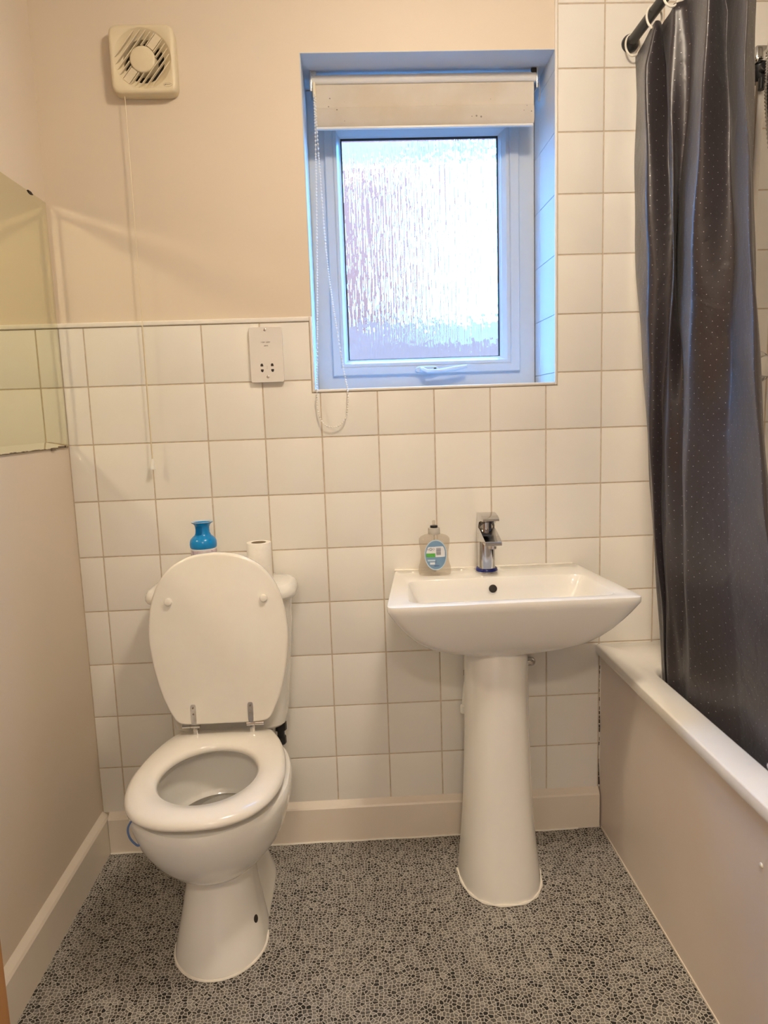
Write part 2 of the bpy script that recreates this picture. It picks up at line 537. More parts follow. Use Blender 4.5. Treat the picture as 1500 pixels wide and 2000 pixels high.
# the landing behind the open doorway
bm = bmesh.new()
HY = YF - 0.1
box(bm, XL - 0.4, XL - 0.3, HY - 1.3, HY, 0, ZC)
box(bm, 1.5, 1.6, HY - 1.3, HY, 0, ZC)
box(bm, XL - 0.4, 1.6, HY - 1.4, HY - 1.3, 0, ZC)
link('wall_landing', bm, M['paint'], kind='structure', smooth=False)
link('floor_landing', Box(XL - 0.4, 1.6, HY - 1.4, HY, -0.08, 0.0), principled('landing_carpet', (0.30, 0.26, 0.22), 0.95), kind='structure', smooth=False)
link('ceiling_landing', Box(XL - 0.4, 1.6, HY - 1.4, HY, ZC, ZC + 0.08), M['ceiling'], kind='structure', smooth=False)
bm = bmesh.new()
hx0, hx1, hz0, hz1 = WX0, WX1 + 0.004, WZ0 - 0.004, WZ1 + 0.002
box(bm, XL, hx0, 0.005, 0.30, 0, ZC)
box(bm, hx1, XR, 0.005, 0.30, 0, ZC)
box(bm, hx0, hx1, 0.005, 0.30, 0, hz0)
box(bm, hx0, hx1, 0.005, 0.30, hz1, ZC)
wall_back = link('wall_back', bm, M['paint'], kind='structure', smooth=False)
bm = bmesh.new()
box(bm, XL, WX0 - 0.006, 0.0014, 0.005, 0.10, Z0)
box(bm, WX0 - 0.006, WX1 + 0.006, 0.0014, 0.005, 0.10, WZ0 - 0.006)
box(bm, WX1 + 0.006, XR, 0.0014, 0.005, 0.10, ZC)
link('grout', bm, M['grout'], wall_back, smooth=False)

# the wall tiles, one object each
G = 0.0017                        # half joint
def tile_mesh(name, P2):
    """P2: counter-clockwise outline (x, z); the face looks to -y."""
    bm = bmesh.new()
    rings = []
    for d, y in ((0.0, 0.0013), (0.0, 0.0009), (0.0005, 0.0003), (0.0016, 0.0)):
        Q = poly_inset(P2, d) if d else [Vector(p) for p in P2]
        rings.append([(q.x, y, q.y) for q in Q])
    loft(bm, rings, cap0=False, cap1=True)
    bmesh.ops.recalc_face_normals(bm, faces=bm.faces)
    me = bpy.data.meshes.new(name)
    bm.to_mesh(me); bm.free()
    # the open shell can come out inside-out: the front face must look to -y
    big = max(me.polygons, key=lambda p: p.area)
    if big.normal.y > 0:
        me.flip_normals()
    for p in me.polygons:
        p.use_smooth = True
    me.set_sharp_from_angle(angle=math.radians(30))
    me.materials.append(M['tile'])
    return me
h = A / 2 - G
FULL = tile_mesh('tile', [(-h, -h), (h, -h), (h, h), (-h, h)])
cols = [XL + 0.001, 0.0] + [A * k for k in range(1, 14)] + [XR]
rows = [ZC] + [Z0 + A * k for k in range(6, -1, -1)] + [Z0 - A * k for k in range(1, 9)] + [0.115]
wx0, wx1, wz0 = WX0 - 0.007, WX1 + 0.007, WZ0 - 0.007
def put_tile(me, x, z, full):
    o = bpy.data.objects.new('tile', me)
    COL.objects.link(o)
    o.parent = wall_back
    o.location = (x, 0, z)
    o.rotation_euler = (random.gauss(0, 0.0012), 0, random.gauss(0, 0.0012))
for i in range(len(cols) - 1):
    for j in range(len(rows) - 1):
        x0, x1, z1, z0 = cols[i], cols[i + 1], rows[j], rows[j + 1]
        if z0 > Z0 - 0.001 and x1 < wx1 + 0.02:
            continue
        if z1 > Z0 + 0.001 and x0 < wx1:
            x0 = max(x0, wx1)
        P2 = None
        if x1 > wx0 and x0 < wx1 and z1 > wz0 and z0 < Z0:
            il, ir = x0 < wx0, x1 > wx1
            if z0 < wz0:
                if not il and not ir:
                    z1 = wz0
                elif il:
                    P2 = [(x0, z0), (x1, z0), (x1, wz0), (wx0, wz0), (wx0, z1), (x0, z1)]
                else:
                    P2 = [(x0, z0), (x1, z0), (x1, z1), (wx1, z1), (wx1, wz0), (x0, wz0)]
            elif il:
                x1 = wx0
            elif ir:
                x0 = wx1
            else:
                continue
        if x1 - x0 < 0.012 or z1 - z0 < 0.012:
            continue
        cx, cz = (x0 + x1) / 2, (z0 + z1) / 2
        if P2 is None and abs(x1 - x0 - A) < 1e-4 and abs(z1 - z0 - A) < 1e-4:
            put_tile(FULL, cx, cz, True)
        else:
            if P2 is None:
                P2 = [(x0, z0), (x1, z0), (x1, z1), (x0, z1)]
            P2 = poly_inset(P2, G)
            put_tile(tile_mesh('tile_cut', [(p.x - cx, p.y - cz) for p in P2]), cx, cz, False)

# reveal lining: white painted plaster at the head and left, tiles on the right side and the sill
bm = bmesh.new()
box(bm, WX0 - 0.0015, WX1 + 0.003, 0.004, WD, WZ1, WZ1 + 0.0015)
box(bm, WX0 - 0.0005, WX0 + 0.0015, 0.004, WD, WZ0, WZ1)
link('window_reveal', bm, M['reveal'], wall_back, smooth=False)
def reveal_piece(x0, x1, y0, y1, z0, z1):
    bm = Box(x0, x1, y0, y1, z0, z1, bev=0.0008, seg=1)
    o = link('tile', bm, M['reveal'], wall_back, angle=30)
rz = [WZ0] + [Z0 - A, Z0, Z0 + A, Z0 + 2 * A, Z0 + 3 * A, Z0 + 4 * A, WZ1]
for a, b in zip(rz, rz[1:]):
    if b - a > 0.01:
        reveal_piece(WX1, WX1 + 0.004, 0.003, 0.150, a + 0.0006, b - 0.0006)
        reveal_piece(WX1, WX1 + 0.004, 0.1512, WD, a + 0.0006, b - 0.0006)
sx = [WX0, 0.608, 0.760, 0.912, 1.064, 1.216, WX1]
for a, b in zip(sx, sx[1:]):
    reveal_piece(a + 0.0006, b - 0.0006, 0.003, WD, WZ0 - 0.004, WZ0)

def trim_bar(name, pts_a, pts_b, r):
    pass
def quarter(bm, x0, x1, z0, z1, y0=-0.0032):
    box(bm, x0, x1, y0, 0.005, z0, z1, bev=0.0026, seg=3)
for nm, q in (('trim_1', (XL + 0.001, WX0 - 0.0065, Z0 + 0.0005, Z0 + 0.0125)), ('trim_2', (WX0 - 0.0065, WX0 + 0.0005, WZ0 - 0.0065, Z0 + 0.0125)),
              ('trim_3', (WX0 + 0.0007, WX1 - 0.0005, WZ0 - 0.0065, WZ0 + 0.001)), ('trim_4', (WX1 - 0.0003, WX1 + 0.0065, WZ0 - 0.0065, ZC))):
    bm = bmesh.new()
    quarter(bm, *q)
    link(nm, bm, M['trim'], kind='structure')

# skirting boards (bevelled top edge)
def skirting(name, prof, axis, a, b):
    bm = bmesh.new()
    r = []
    for t in (a, b):
        r.append([(t, d, z) if axis == 'x' else (d, t, z) for d, z in prof])
    loft(bm, r)
    return link(name, bm, M['skirt'], kind='structure', smooth=False)
skirting('baseboard_back', [(0.005, 0), (-0.018, 0), (-0.018, 0.101), (-0.015, 0.106), (0.0, 0.118), (0.005, 0.118)], 'x', XL + 0.019, XB - 0.004)
skirting('baseboard_left', [(XL - 0.002, 0), (XL + 0.018, 0), (XL + 0.018, 0.104), (XL + 0.014, 0.110), (XL, 0.121), (XL - 0.002, 0.121)], 'y', YF, 0.0)
# thin bead of sealant where the vinyl meets the skirting
bm = bmesh.new()
tube(bm, [(XL + 0.02 + 0.05 * k, -0.0205 + 0.001 * math.sin(k * 1.7), 0.001) for k in range(28)], 0.003, n=6)
link('trim_5', bm, M['sealant'], kind='structure')

# ------------------------------------------------------------------ window
win = bpy.data.objects.new('window_1', None)
COL.objects.link(win); win.location = ((WX0 + WX1) / 2, WD, WZ0); win['kind'] = 'structure'
def frame_ring(bm, x0, x1, z0, z1, wl, wr, wb, wt, y0, y1, bev=0.003):
    """mitred frame between two rectangles, chamfered room side"""
    def rect(ax0, ax1, az0, az1, y):
        return [(ax0, y, az0), (ax1, y, az0), (ax1, y, az1), (ax0, y, az1)]
    rings = [rect(x0, x1, z0, z1, y1), rect(x0, x1, z0, z1, y0 + bev), rect(x0 + bev, x1 - bev, z0 + bev, z1 - bev, y0),
             rect(x0 + wl - bev, x1 - wr + bev, z0 + wb - bev, z1 - wt + bev, y0), rect(x0 + wl, x1 - wr, z0 + wb, z1 - wt, y0 + bev),
             rect(x0 + wl, x1 - wr, z0 + wb, z1 - wt, y1)]
    loft(bm, rings, loop=True)
bm = bmesh.new()
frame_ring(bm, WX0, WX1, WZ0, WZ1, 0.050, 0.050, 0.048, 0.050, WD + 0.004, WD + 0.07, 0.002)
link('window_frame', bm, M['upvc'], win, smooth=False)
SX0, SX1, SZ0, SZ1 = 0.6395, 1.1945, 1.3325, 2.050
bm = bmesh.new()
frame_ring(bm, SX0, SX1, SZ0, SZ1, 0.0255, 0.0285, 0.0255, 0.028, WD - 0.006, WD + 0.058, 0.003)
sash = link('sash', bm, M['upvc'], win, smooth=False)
GX0, GX1, GZ0, GZ1 = 0.686, 1.138, 1.379, 1.998
bm = bmesh.new()
# glazing bead sloping back to the glass
def rect(ax0, ax1, az0, az1, y):
    return [(ax0, y, az0), (ax1, y, az0), (ax1, y, az1), (ax0, y, az1)]
bx0, bx1, bz0, bz1 = SX0 + 0.026, SX1 - 0.029, SZ0 + 0.026, SZ1 - 0.0285
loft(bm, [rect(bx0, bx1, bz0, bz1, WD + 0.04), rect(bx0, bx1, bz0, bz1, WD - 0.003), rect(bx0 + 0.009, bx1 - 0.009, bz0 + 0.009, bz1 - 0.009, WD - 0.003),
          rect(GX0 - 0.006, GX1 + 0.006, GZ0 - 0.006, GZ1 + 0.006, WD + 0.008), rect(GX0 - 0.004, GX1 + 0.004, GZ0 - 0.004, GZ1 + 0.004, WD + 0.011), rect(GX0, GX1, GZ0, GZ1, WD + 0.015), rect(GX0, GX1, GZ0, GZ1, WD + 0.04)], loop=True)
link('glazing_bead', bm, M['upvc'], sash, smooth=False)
bm = bmesh.new()
frame_ring(bm, GX0 - 0.002, GX1 + 0.002, GZ0 - 0.002, GZ1 + 0.002, 0.006, 0.006, 0.004, 0.007, WD + 0.0185, WD + 0.024, 0.001)
link('gasket', bm, M['gasket'], sash, smooth=False)
link('glass_pane', Box(GX0 - 0.006, GX1 + 0.006, WD + 0.024, WD + 0.028, GZ0 - 0.006, GZ1 + 0.006), M['glass'], win, smooth=False)
# espagnolette handle
bm = bmesh.new()
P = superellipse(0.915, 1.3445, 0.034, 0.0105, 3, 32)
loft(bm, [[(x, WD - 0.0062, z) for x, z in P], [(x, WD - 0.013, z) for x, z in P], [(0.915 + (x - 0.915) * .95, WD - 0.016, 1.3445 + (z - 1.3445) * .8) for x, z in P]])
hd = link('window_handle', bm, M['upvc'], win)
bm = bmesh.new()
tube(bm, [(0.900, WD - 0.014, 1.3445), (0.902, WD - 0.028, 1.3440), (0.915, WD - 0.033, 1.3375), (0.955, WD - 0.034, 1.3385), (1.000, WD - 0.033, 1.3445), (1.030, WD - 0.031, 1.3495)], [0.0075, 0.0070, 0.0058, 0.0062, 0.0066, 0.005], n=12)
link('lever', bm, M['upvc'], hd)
bm = bmesh.new(); lathe(bm, [(0.0045, WD - 0.0155), (0.0045, WD - 0.0185)], 0.9385, 0, 16, axis='y', cz=1.3445)
link('key_hole', bm, M['dark'], hd)
# the world outside: a pale brick house on the left, a low slate roof ahead
link('exterior_wall', Box(-4.0, 1.72, 5.6, 8.0, -3.0, 4.6), M['brick'], kind='structure', smooth=False)
link('exterior_fascia', Box(1.72, 6.0, 5.5, 5.9, 3.86, 4.5), principled('fascia_board', (0.24, 0.044, 0.022), 0.8), kind='structure', smooth=False)
link('exterior_ground', Box(-30, 30, 0.4, 60, -3.1, -3.0), principled('paving', (0.2, 0.19, 0.18), 0.9), kind='structure', smooth=False)
bm = bmesh.new()
loft(bm, [[(-9, 4.6, -3), (-9, 5.4, -3), (-9, 5.4, 2.12), (-9, 4.6, 2.02)], [(12, 4.6, -3), (12, 5.4, -3), (12, 5.4, 2.12), (12, 4.6, 2.02)]])
link('exterior_roof', bm, M['slate'], kind='structure', smooth=False)

# ------------------------------------------------------------------ roller blind
bl = thing('roller_blind', 'cream roller blind, rolled up and speckled with mould, at the head of the window', 'blind', (0.917, 0.10, 1.978))
bm = bmesh.new()
lathe(bm, [(0.0125, 0.618), (0.0125, 1.216)], 0, 0.106, 20, axis='x', cz=2.1015)
link('tube', bm, M['plastic'], bl)
bm = bmesh.new()
prof = [(0.1015, 2.0885), (0.0995, 2.083), (0.0990, 2.06), (0.0990, 2.033), (0.0995, 2.029), (0.1020, 2.027), (0.1050, 2.027), (0.1065, 1.995), (0.1065, 2.03), (0.1065, 2.0885)]
loft(bm, [[(x, y, z) for y, z in prof] for x in (0.622, 0.77, 0.92, 1.07, 1.211)])
link('fabric', bm, M['blind'], bl, angle=60)
bm = bmesh.new()
prof = [(0.1030, 2.0305), (0.0985, 2.0300), (0.0960, 2.0240), (0.0955, 2.0100), (0.0962, 1.9960), (0.0980, 1.9885), (0.1000, 1.9845), (0.1050, 1.9845), (0.1062, 1.995), (0.1062, 2.026)]
loft(bm, [[(x, y, z) for y, z in prof] for x in (0.622, 0.77, 0.92, 1.07, 1.211)])
link('hem', bm, M['hem'], bl, angle=60)
link('bottom_bar', Box(0.624, 1.209, 0.0975, 0.1085, 1.977, 1.9835, bev=0.0015), M['plastic'], bl)
for x0, x1 in ((0.6125, 0.618), (1.2165, 1.2215)):
    bk = link('bracket', Box(x0, x1, 0.092, 0.150, 2.070, 2.1215, bev=0.001), M['steel'], bl)
    xm = (x0 + x1) / 2 + (0.008 if x0 < 0.9 else -0.008)
    bm = bmesh.new()
    box(bm, xm - 0.007, xm + 0.007, 0.096, 0.104, 2.106, 2.1215, bev=0.001)
    link('screw', bm, M['dark'] if x0 > 0.9 else M['steel'], bk)
bm = bmesh.new()
box(bm, 0.6195, 0.6275, 0.083, 0.094, 2.052, 2.089, bev=0.002)
link('chain_guard', bm, M['cream'], bl)
bm = bmesh.new()
tube(bm, catmull([(1.2195, 0.096, 2.090), (1.2215, 0.086, 2.075), (1.2225, 0.082, 2.052), (1.2205, 0.084, 2.032)], 6), 0.0022, n=6)
link('spring_clip', bm, M['steel'], bl)
# bead chain: down the window, over the sill and hanging in a loop on the tiles
path = [(0.6225, 0.084, 2.06), (0.6215, 0.075, 1.93), (0.613, 0.045, 1.62), (0.603, 0.010, 1.36), (0.600, -0.007, 1.285), (0.5985, -0.011, 1.255), (0.603, -0.013, 1.222), (0.613, -0.014, 1.200),
        (0.629, -0.014, 1.190), (0.647, -0.014, 1.190), (0.664, -0.014, 1.199), (0.676, -0.013, 1.220), (0.6805, -0.011, 1.250), (0.681, -0.008, 1.285), (0.668, 0.020, 1.375), (0.640, 0.078, 1.62), (0.6275, 0.084, 1.93), (0.6255, 0.085, 2.06)]
C = catmull(path, 40)
beads = [C[0]]
acc = 0.0
for a, b in zip(C, C[1:]):
    d = (b - a).length
    acc += d
    if acc >= 0.0062:
        beads.append(b); acc = 0
bm = bmesh.new()
for p in beads:
    bmesh.ops.create_icosphere(bm, subdivisions=1, radius=0.0027, matrix=Matrix.Translation(p))
tube(bm, C[::4] + [C[-1]], 0.0006, n=4)
link('bead_chain', bm, M['plastic'], bl, kind='stuff')

# ------------------------------------------------------------------ extractor fan
fan = thing('extractor_fan', 'square cream extractor fan with round slatted grille and pull cord, high on the painted wall', 'fan', (0.2125, 0.005, 2.098))
FX, FZ, FH = 0.2125, 2.098, 0.079
N = 64
def sq(hh, y, e=9.0):
    return [(x, y, z) for x, z in superellipse(FX, FZ, hh, hh, e, N)]
def circ(r, y):
    return [(FX + r * math.cos(2 * PI * i / N), y, FZ + r * math.sin(2 * PI * i / N)) for i in range(N)]
bm = bmesh.new()
loft(bm, [sq(FH - 0.003, 0.005), sq(FH, 0.0), sq(FH, -0.0265), sq(FH - 0.0012, -0.0310), sq(FH - 0.0035, -0.0335), sq(FH - 0.007, -0.0345), circ(0.0705, -0.0347), circ(0.0690, -0.0330), circ(0.0660, -0.0300), circ(0.0500, -0.0180), circ(0.0490, 0.0020)], cap0=True, cap1=False)
link('casing', bm, M['cream'], fan, angle=50)
bm = bmesh.new(); lathe(bm, [(0.0490, 0.0015), (0.0490, 0.0035)], FX, 0, 32, axis='y', cz=FZ)
link('grille_back', bm, M['dark'], fan)
bm = bmesh.new(); lathe(bm, [(0.0308, 0.001), (0.0308, -0.0305), (0.0295, -0.0325), (0.0270, -0.0335), (0.015, -0.0342)], FX, 0, 40, axis='y', cz=FZ)
link('hub', bm, M['cream'], fan)
ang = math.radians(50)
ux, uz = math.cos(ang), math.sin(ang)
nx, nz_ = -uz, ux
def slat(off, th, name, y0=-0.0125, y1=-0.0318):
    R = 0.0665
    L = math.sqrt(max(R * R - off * off, 0))
    ends = [(-L, L)]
    if abs(off) < 0.0315:
        l0 = math.sqrt(0.0315 ** 2 - off * off)
        ends = [(-L, -l0), (l0, L)]
    for e0, e1 in ends:
        bm = bmesh.new()
        r = []
        for t in (e0, e1):
            cx, cz = FX + ux * t + nx * off, FZ + uz * t + nz_ * off
            yb = -0.024
            r.append([(cx - nx * th, yb, cz - nz_ * th), (cx + nx * th, yb, cz + nz_ * th), (cx + nx * th, y1, cz + nz_ * th), (cx - nx * th, y1, cz - nz_ * th)])
        loft(bm, r)
        link(name, bm, M['cream_in'], fan, smooth=False)
for off in (-0.0545, -0.0435, -0.0325, -0.0215, -0.0115, 0.0115, 0.0215, 0.0325, 0.0435, 0.0545):
    slat(off, 0.0009, 'slat')
slat(0.0, 0.0085, 'cross_bar', y1=-0.0325)
bm = bmesh.new()
E = superellipse(0.2705, 2.0375, 0.0105, 0.0046, 2, 28)
loft(bm, [[(x, -0.033, z) for x, z in E], [(x, -0.0343, z) for x, z in E]])
em = link('emblem', bm, M['cream_in'], fan)
bm = bmesh.new()
tube(bm, [(x, -0.0343, z) for x, z in E], 0.0005, n=4, closed=True)
tube(bm, [(0.263, -0.0345, 2.0365), (0.2655, -0.0345, 2.0385), (0.270, -0.0345, 2.0382), (0.278, -0.0345, 2.0386)], [0.0011, 0.0008, 0.0006, 0.0004], n=5)
link('emblem_mark', bm, M['brown'], em)
bm = bmesh.new()
tube(bm, catmull([(0.160, -0.020, 2.018), (0.1602, -0.021, 1.8), (0.1598, -0.021, 1.5), (0.1590, -0.021, 1.25), (0.1585, -0.021, 1.118)], 8), 0.0011, n=6)
cord = link('pull_cord', bm, M['cream'], fan)
bm = bmesh.new(); lathe(bm, [(0.0018, 1.122), (0.003, 1.118), (0.0042, 1.106), (0.0066, 1.098), (0.0066, 1.094), (0.003, 1.0935)], 0.1585, -0.021, 16)
link('cord_knob', bm, M['plastic'], cord)

# ------------------------------------------------------------------ shaver socket
so = thing('shaver_socket', 'white upright shaver socket plate on the tiles left of the window', 'socket', (0.4725, 0.0, 1.3835))
bm = bmesh.new()
SP = superellipse(0.4725, 1.3835, 0.0435, 0.0715, 24, 48)
def sp_(k, y):
    return [(0.4725 + (x - 0.4725) * k, y, 1.3835 + (z - 1.3835) * k) for x, z in SP]
loft(bm, [sp_(0.985, 0.0), sp_(0.995, -0.003), sp_(1.0, -0.0095), sp_(0.995, -0.012), sp_(0.985, -0.013)])
link('plate', bm, M['plastic_grey'], so, angle=50)
for px, pz, up in ((0.459, 1.3565, 1), (0.486, 1.3565, 1), (0.4595, 1.3435, -1), (0.4865, 1.3435, -1)):
    bm = bmesh.new()
    D = [(-0.0036, -0.0028), (0.0036, -0.0028), (0.0036, 0.0005), (0.0024, 0.0036), (0.0008, 0.0048), (-0.0012, 0.0044), (-0.0036, 0.002)]
    loft(bm, [[(px + a, -0.0129, pz + up * b) for a, b in D], [(px + a, -0.0133, pz + up * b) for a, b in D]])
    link('pin_hole', bm, M['dark'], so, smooth=False)
for px, pz in ((0.4715, 1.4475), (0.4735, 1.3265)):
    bm = bmesh.new(); lathe(bm, [(0.0037, -0.0127), (0.0037, -0.0136), (0.003, -0.014)], px, 0, 16, axis='y', cz=pz)
    link('screw', bm, M['steel'], so)
text('lettering', '115V  230V', 0.0052, (0.4715, -0.0132, 1.4155), FRONT, M['brown'], so)
text('lettering', '20VA', 0.0048, (0.4725, -0.0132, 1.4065), FRONT, M['brown'], so)
text('lettering', '~\n/', 0.0052, (0.4725, -0.0132, 1.3515), FRONT, M['brown'], so)

# ------------------------------------------------------------------ mirror
mi = thing('wall_mirror', 'large frameless mirror with a chipped lower edge, on the left wall', 'mirror', (XL, -0.45, 1.16))
my0, my1, mz0, mz1 = -0.90, -0.0035, 1.160, 1.777
def yz(y0, y1, z0, z1, x):
    return [(x, y0, z0), (x, y1, z0), (x, y1, z1), (x, y0, z1)]
bm = bmesh.new()
loft(bm, [yz(my0, my1, mz0, mz1, XL + 0.0005), yz(my0, my1, mz0, mz1, XL + 0.0030), yz(my0 + 0.018, my1 - 0.018, mz0 + 0.018, mz1 - 0.018, XL + 0.0048)])
link('glass', bm, M['mirror'], mi, smooth=False)
bm = bmesh.new()
loft(bm, [[(XL + 0.0051, -0.105, mz1 + 0.0015), (XL + 0.0051, -0.089, mz1 + 0.0015), (XL + 0.0051, -0.078, mz1 - 0.0030), (XL + 0.0051, -0.090, mz1 - 0.0050), (XL + 0.0051, -0.100, mz1 - 0.0035)], [(XL + 0.0025, -0.105, mz1 + 0.0015), (XL + 0.0025, -0.089, mz1 + 0.0015), (XL + 0.0025, -0.078, mz1 - 0.0030), (XL + 0.0025, -0.090, mz1 - 0.0050), (XL + 0.0025, -0.100, mz1 - 0.0035)]])
link('chip', bm, M['dark'], mi, smooth=False)
bm = bmesh.new(); box(bm, XL + 0.0005, XL + 0.0056, -0.112, -0.090, mz0 - 0.004, mz0 + 0.003, bev=0.001)
link('clip', bm, M['brown'], mi)
bm = bmesh.new()
for k in range(46):
    y = -0.015 - k * 0.0085 + random.uniform(-0.003, 0.003)
    hgt = random.uniform(0.0008, 0.0038) * (1.5 if k < 10 else 0.8)
    box(bm, XL + 0.0026, XL + 0.0042, y - 0.005, y + 0.005, mz0 - 0.0004, mz0 + hgt)
link('worn_edge', bm, M['brown'], mi, smooth=False, kind='stuff')

# ------------------------------------------------------------------ toilet
TX = 0.338
to = thing('toilet', 'white close-coupled toilet with raised lid, beside the left wall', 'toilet', (TX, -0.30, 0.0))
NS = 72
def egg(yf, yb, hw, z, yw=None, eb=2.6, ef=2.0):
    if yw is None:
        yw = yf + 0.46 * (yb - yf)
    out = []
    for i in range(NS):
        t = 2 * PI * i / NS
        c, s = math.cos(t), math.sin(t)
        e = eb if s > 0 else ef
        L = (yb - yw) if s > 0 else (yw - yf)
        out.append((TX + hw * math.copysign(abs(c) ** (2 / e), c), yw + L * math.copysign(abs(s) ** (2 / e), s), z))
    return out
# pan: rim and bowl outside, then over the rim into the bowl
bm = bmesh.new()
loft(bm, [egg(-0.435, -0.16, 0.074, 0.175, eb=3), egg(-0.445, -0.16, 0.082, 0.188, eb=3), egg(-0.475, -0.155, 0.102, 0.205, eb=3), egg(-0.515, -0.15, 0.127, 0.235), egg(-0.553, -0.145, 0.151, 0.275), egg(-0.580, -0.14, 0.167, 0.315), egg(-0.596, -0.135, 0.176, 0.352), egg(-0.601, -0.135, 0.179, 0.375),
          egg(-0.601, -0.135, 0.179, 0.388), egg(-0.597, -0.139, 0.175, 0.395), egg(-0.588, -0.148, 0.167, 0.398), egg(-0.560, -0.222, 0.131, 0.398, yw=-0.41, eb=2), egg(-0.556, -0.226, 0.127, 0.392, yw=-0.41, eb=2), egg(-0.562, -0.220, 0.133, 0.370, yw=-0.41, eb=2),
          egg(-0.557, -0.222, 0.130, 0.345, yw=-0.40, eb=2), egg(-0.545, -0.225, 0.122, 0.318, yw=-0.39, eb=2), egg(-0.525, -0.229, 0.116, 0.301, yw=-0.37, eb=2), egg(-0.510, -0.232, 0.110, 0.2955, yw=-0.36, eb=2), egg(-0.500, -0.2345, 0.106, 0.293, yw=-0.355, eb=2), egg(-0.494, -0.2375, 0.103, 0.288, yw=-0.355, eb=2), egg(-0.490, -0.2250, 0.101, 0.280, yw=-0.355, eb=2), egg(-0.480, -0.198, 0.096, 0.262, yw=-0.35, eb=2), egg(-0.470, -0.195, 0.090, 0.240, yw=-0.35, eb=2), egg(-0.440, -0.235, 0.074, 0.222, yw=-0.345, eb=2), egg(-0.420, -0.270, 0.060, 0.205, yw=-0.345, eb=2)])
# pedestal: front column
loft(bm, [egg(-0.505, -0.27, 0.105, 0.0, eb=4), egg(-0.503, -0.27, 0.104, 0.012, eb=4), egg(-0.488, -0.27, 0.096, 0.05, eb=4), egg(-0.468, -0.27, 0.086, 0.10, eb=4), egg(-0.452, -0.265, 0.078, 0.15, eb=4), egg(-0.445, -0.26, 0.076, 0.185, eb=4)])
# pedestal: rear foot and trap body
def rr(y0, y1, hw, z, e=4.5):
    return [(x, y, z) for x, y in superellipse(TX, (y0 + y1) / 2, hw, (y1 - y0) / 2, e, 48)]
loft(bm, [rr(-0.40, -0.075, 0.102, 0.0), rr(-0.40, -0.075, 0.101, 0.012), rr(-0.385, -0.08, 0.086, 0.045), rr(-0.36, -0.085, 0.074, 0.10), rr(-0.35, -0.085, 0.072, 0.16), rr(-0.30, -0.085, 0.085, 0.20), rr(-0.215, -0.07, 0.105, 0.25), rr(-0.205, -0.04, 0.112, 0.33), rr(-0.20, -0.018, 0.113, 0.375), rr(-0.20, -0.018, 0.113, 0.390), rr(-0.196, -0.022, 0.109, 0.396)])
link('pan', bm, M['ceramic'], to, angle=35)
bm = bmesh.new(); loft(bm, [egg(-0.470, -0.197, 0.0895, 0.243, yw=-0.35, eb=2), egg(-0.352, -0.348, 0.002, 0.2432, yw=-0.35, eb=2)], cap0=False)
link('water', bm, principled('bowl_water', (0.20, 0.185, 0.155), 0.12, spec=0.2), to)
bm = bmesh.new()
hp0, hn = Vector((0.4243, -0.4144, 0.0727)), Vector((0.9277, -0.2762, 0.2514))
tube(bm, [hp0 - hn * 0.006, hp0 + hn * 0.0004, hp0 + hn * 0.0012], [0.0088, 0.0088, 0.0075], n=16)
link('bolt_hole', bm, M['dark'], to)
# cistern
def rs(hw, y0, y1, z, e=4.0):
    return [(x, y, z) for x, y in superellipse(TX, (y0 + y1) / 2, hw, (y1 - y0) / 2, e, 64)]
bm = bmesh.new()
loft(bm, [rs(0.140, -0.155, -0.012, 0.412), rs(0.147, -0.163, -0.010, 0.420), rs(0.152, -0.168, -0.010, 0.45), rs(0.163, -0.177, -0.010, 0.58), rs(0.176, -0.187, -0.010, 0.755), rs(0.176, -0.187, -0.010, 0.764)])
link('cistern', bm, M['ceramic'], to, angle=35)
bm = bmesh.new()
loft(bm, [rs(0.180, -0.190, -0.008, 0.7635), rs(0.188, -0.196, -0.006, 0.7655), rs(0.1915, -0.199, -0.005, 0.772), rs(0.1915, -0.199, -0.005, 0.781), rs(0.189, -0.197, -0.006, 0.789), rs(0.183, -0.191, -0.009, 0.7955), rs(0.172, -0.181, -0.016, 0.7995), rs(0.12, -0.15, -0.04, 0.801)])
link('cistern_lid', bm, M['ceramic'], to, angle=50)
bm = bmesh.new()
lathe(bm, [(0.030, 0.396), (0.030, 0.404), (0.043, 0.404), (0.043, 0.4115)], TX, -0.09, 24)
link('coupling_washer', bm, M['black'], to)
bm = bmesh.new()
lathe(bm, [(0.012, 0.335), (0.014, 0.338), (0.014, 0.356), (0.010, 0.358), (0.010, 0.374), (0.0165, 0.376), (0.0165, 0.398), (0.012, 0.4115)], 0.4630, -0.075, 10)
link('flush_coupling', bm, M['black'], to, angle=20)
# seat ring and lid share one outline: v runs from the hinge (0) to the tip (0.43)
half = [(0.0, 0.0), (0.06, 0.0), (0.098, 0.002), (0.116, 0.009), (0.128, 0.027), (0.147, 0.072), (0.163, 0.135), (0.1715, 0.20), (0.172, 0.245), (0.163, 0.305), (0.142, 0.358), (0.108, 0.398), (0.058, 0.4235), (0.0, 0.431)]
hc = catmull([(a, b, 0) for a, b in half], 8)
OUT = [(p.x, p.y) for p in hc] + [(-p.x, p.y) for p in reversed(hc[1:-1])]
def ray_out(t, c=(0.0, 0.225)):
    d = Vector((math.cos(t), math.sin(t)))
    best = 0
    for a, b in zip(OUT, OUT[1:] + OUT[:1]):
        ax, ay = a[0] - c[0], a[1] - c[1]
        ex, ey = b[0] - a[0], b[1] - a[1]
        den = d.x * ey - d.y * ex
        if abs(den) < 1e-12:
            continue
        s = (ax * ey - ay * ex) / den
        k = (ax * d.y - ay * d.x) / den
        if s > 0 and -1e-6 <= k <= 1 + 1e-6:
            best = max(best, s)
    return best
SEAT_Y, SEAT_Z = -0.186, 0.4185
bm = bmesh.new()
rings = [[] for _ in range(10)]
NT_ = 96
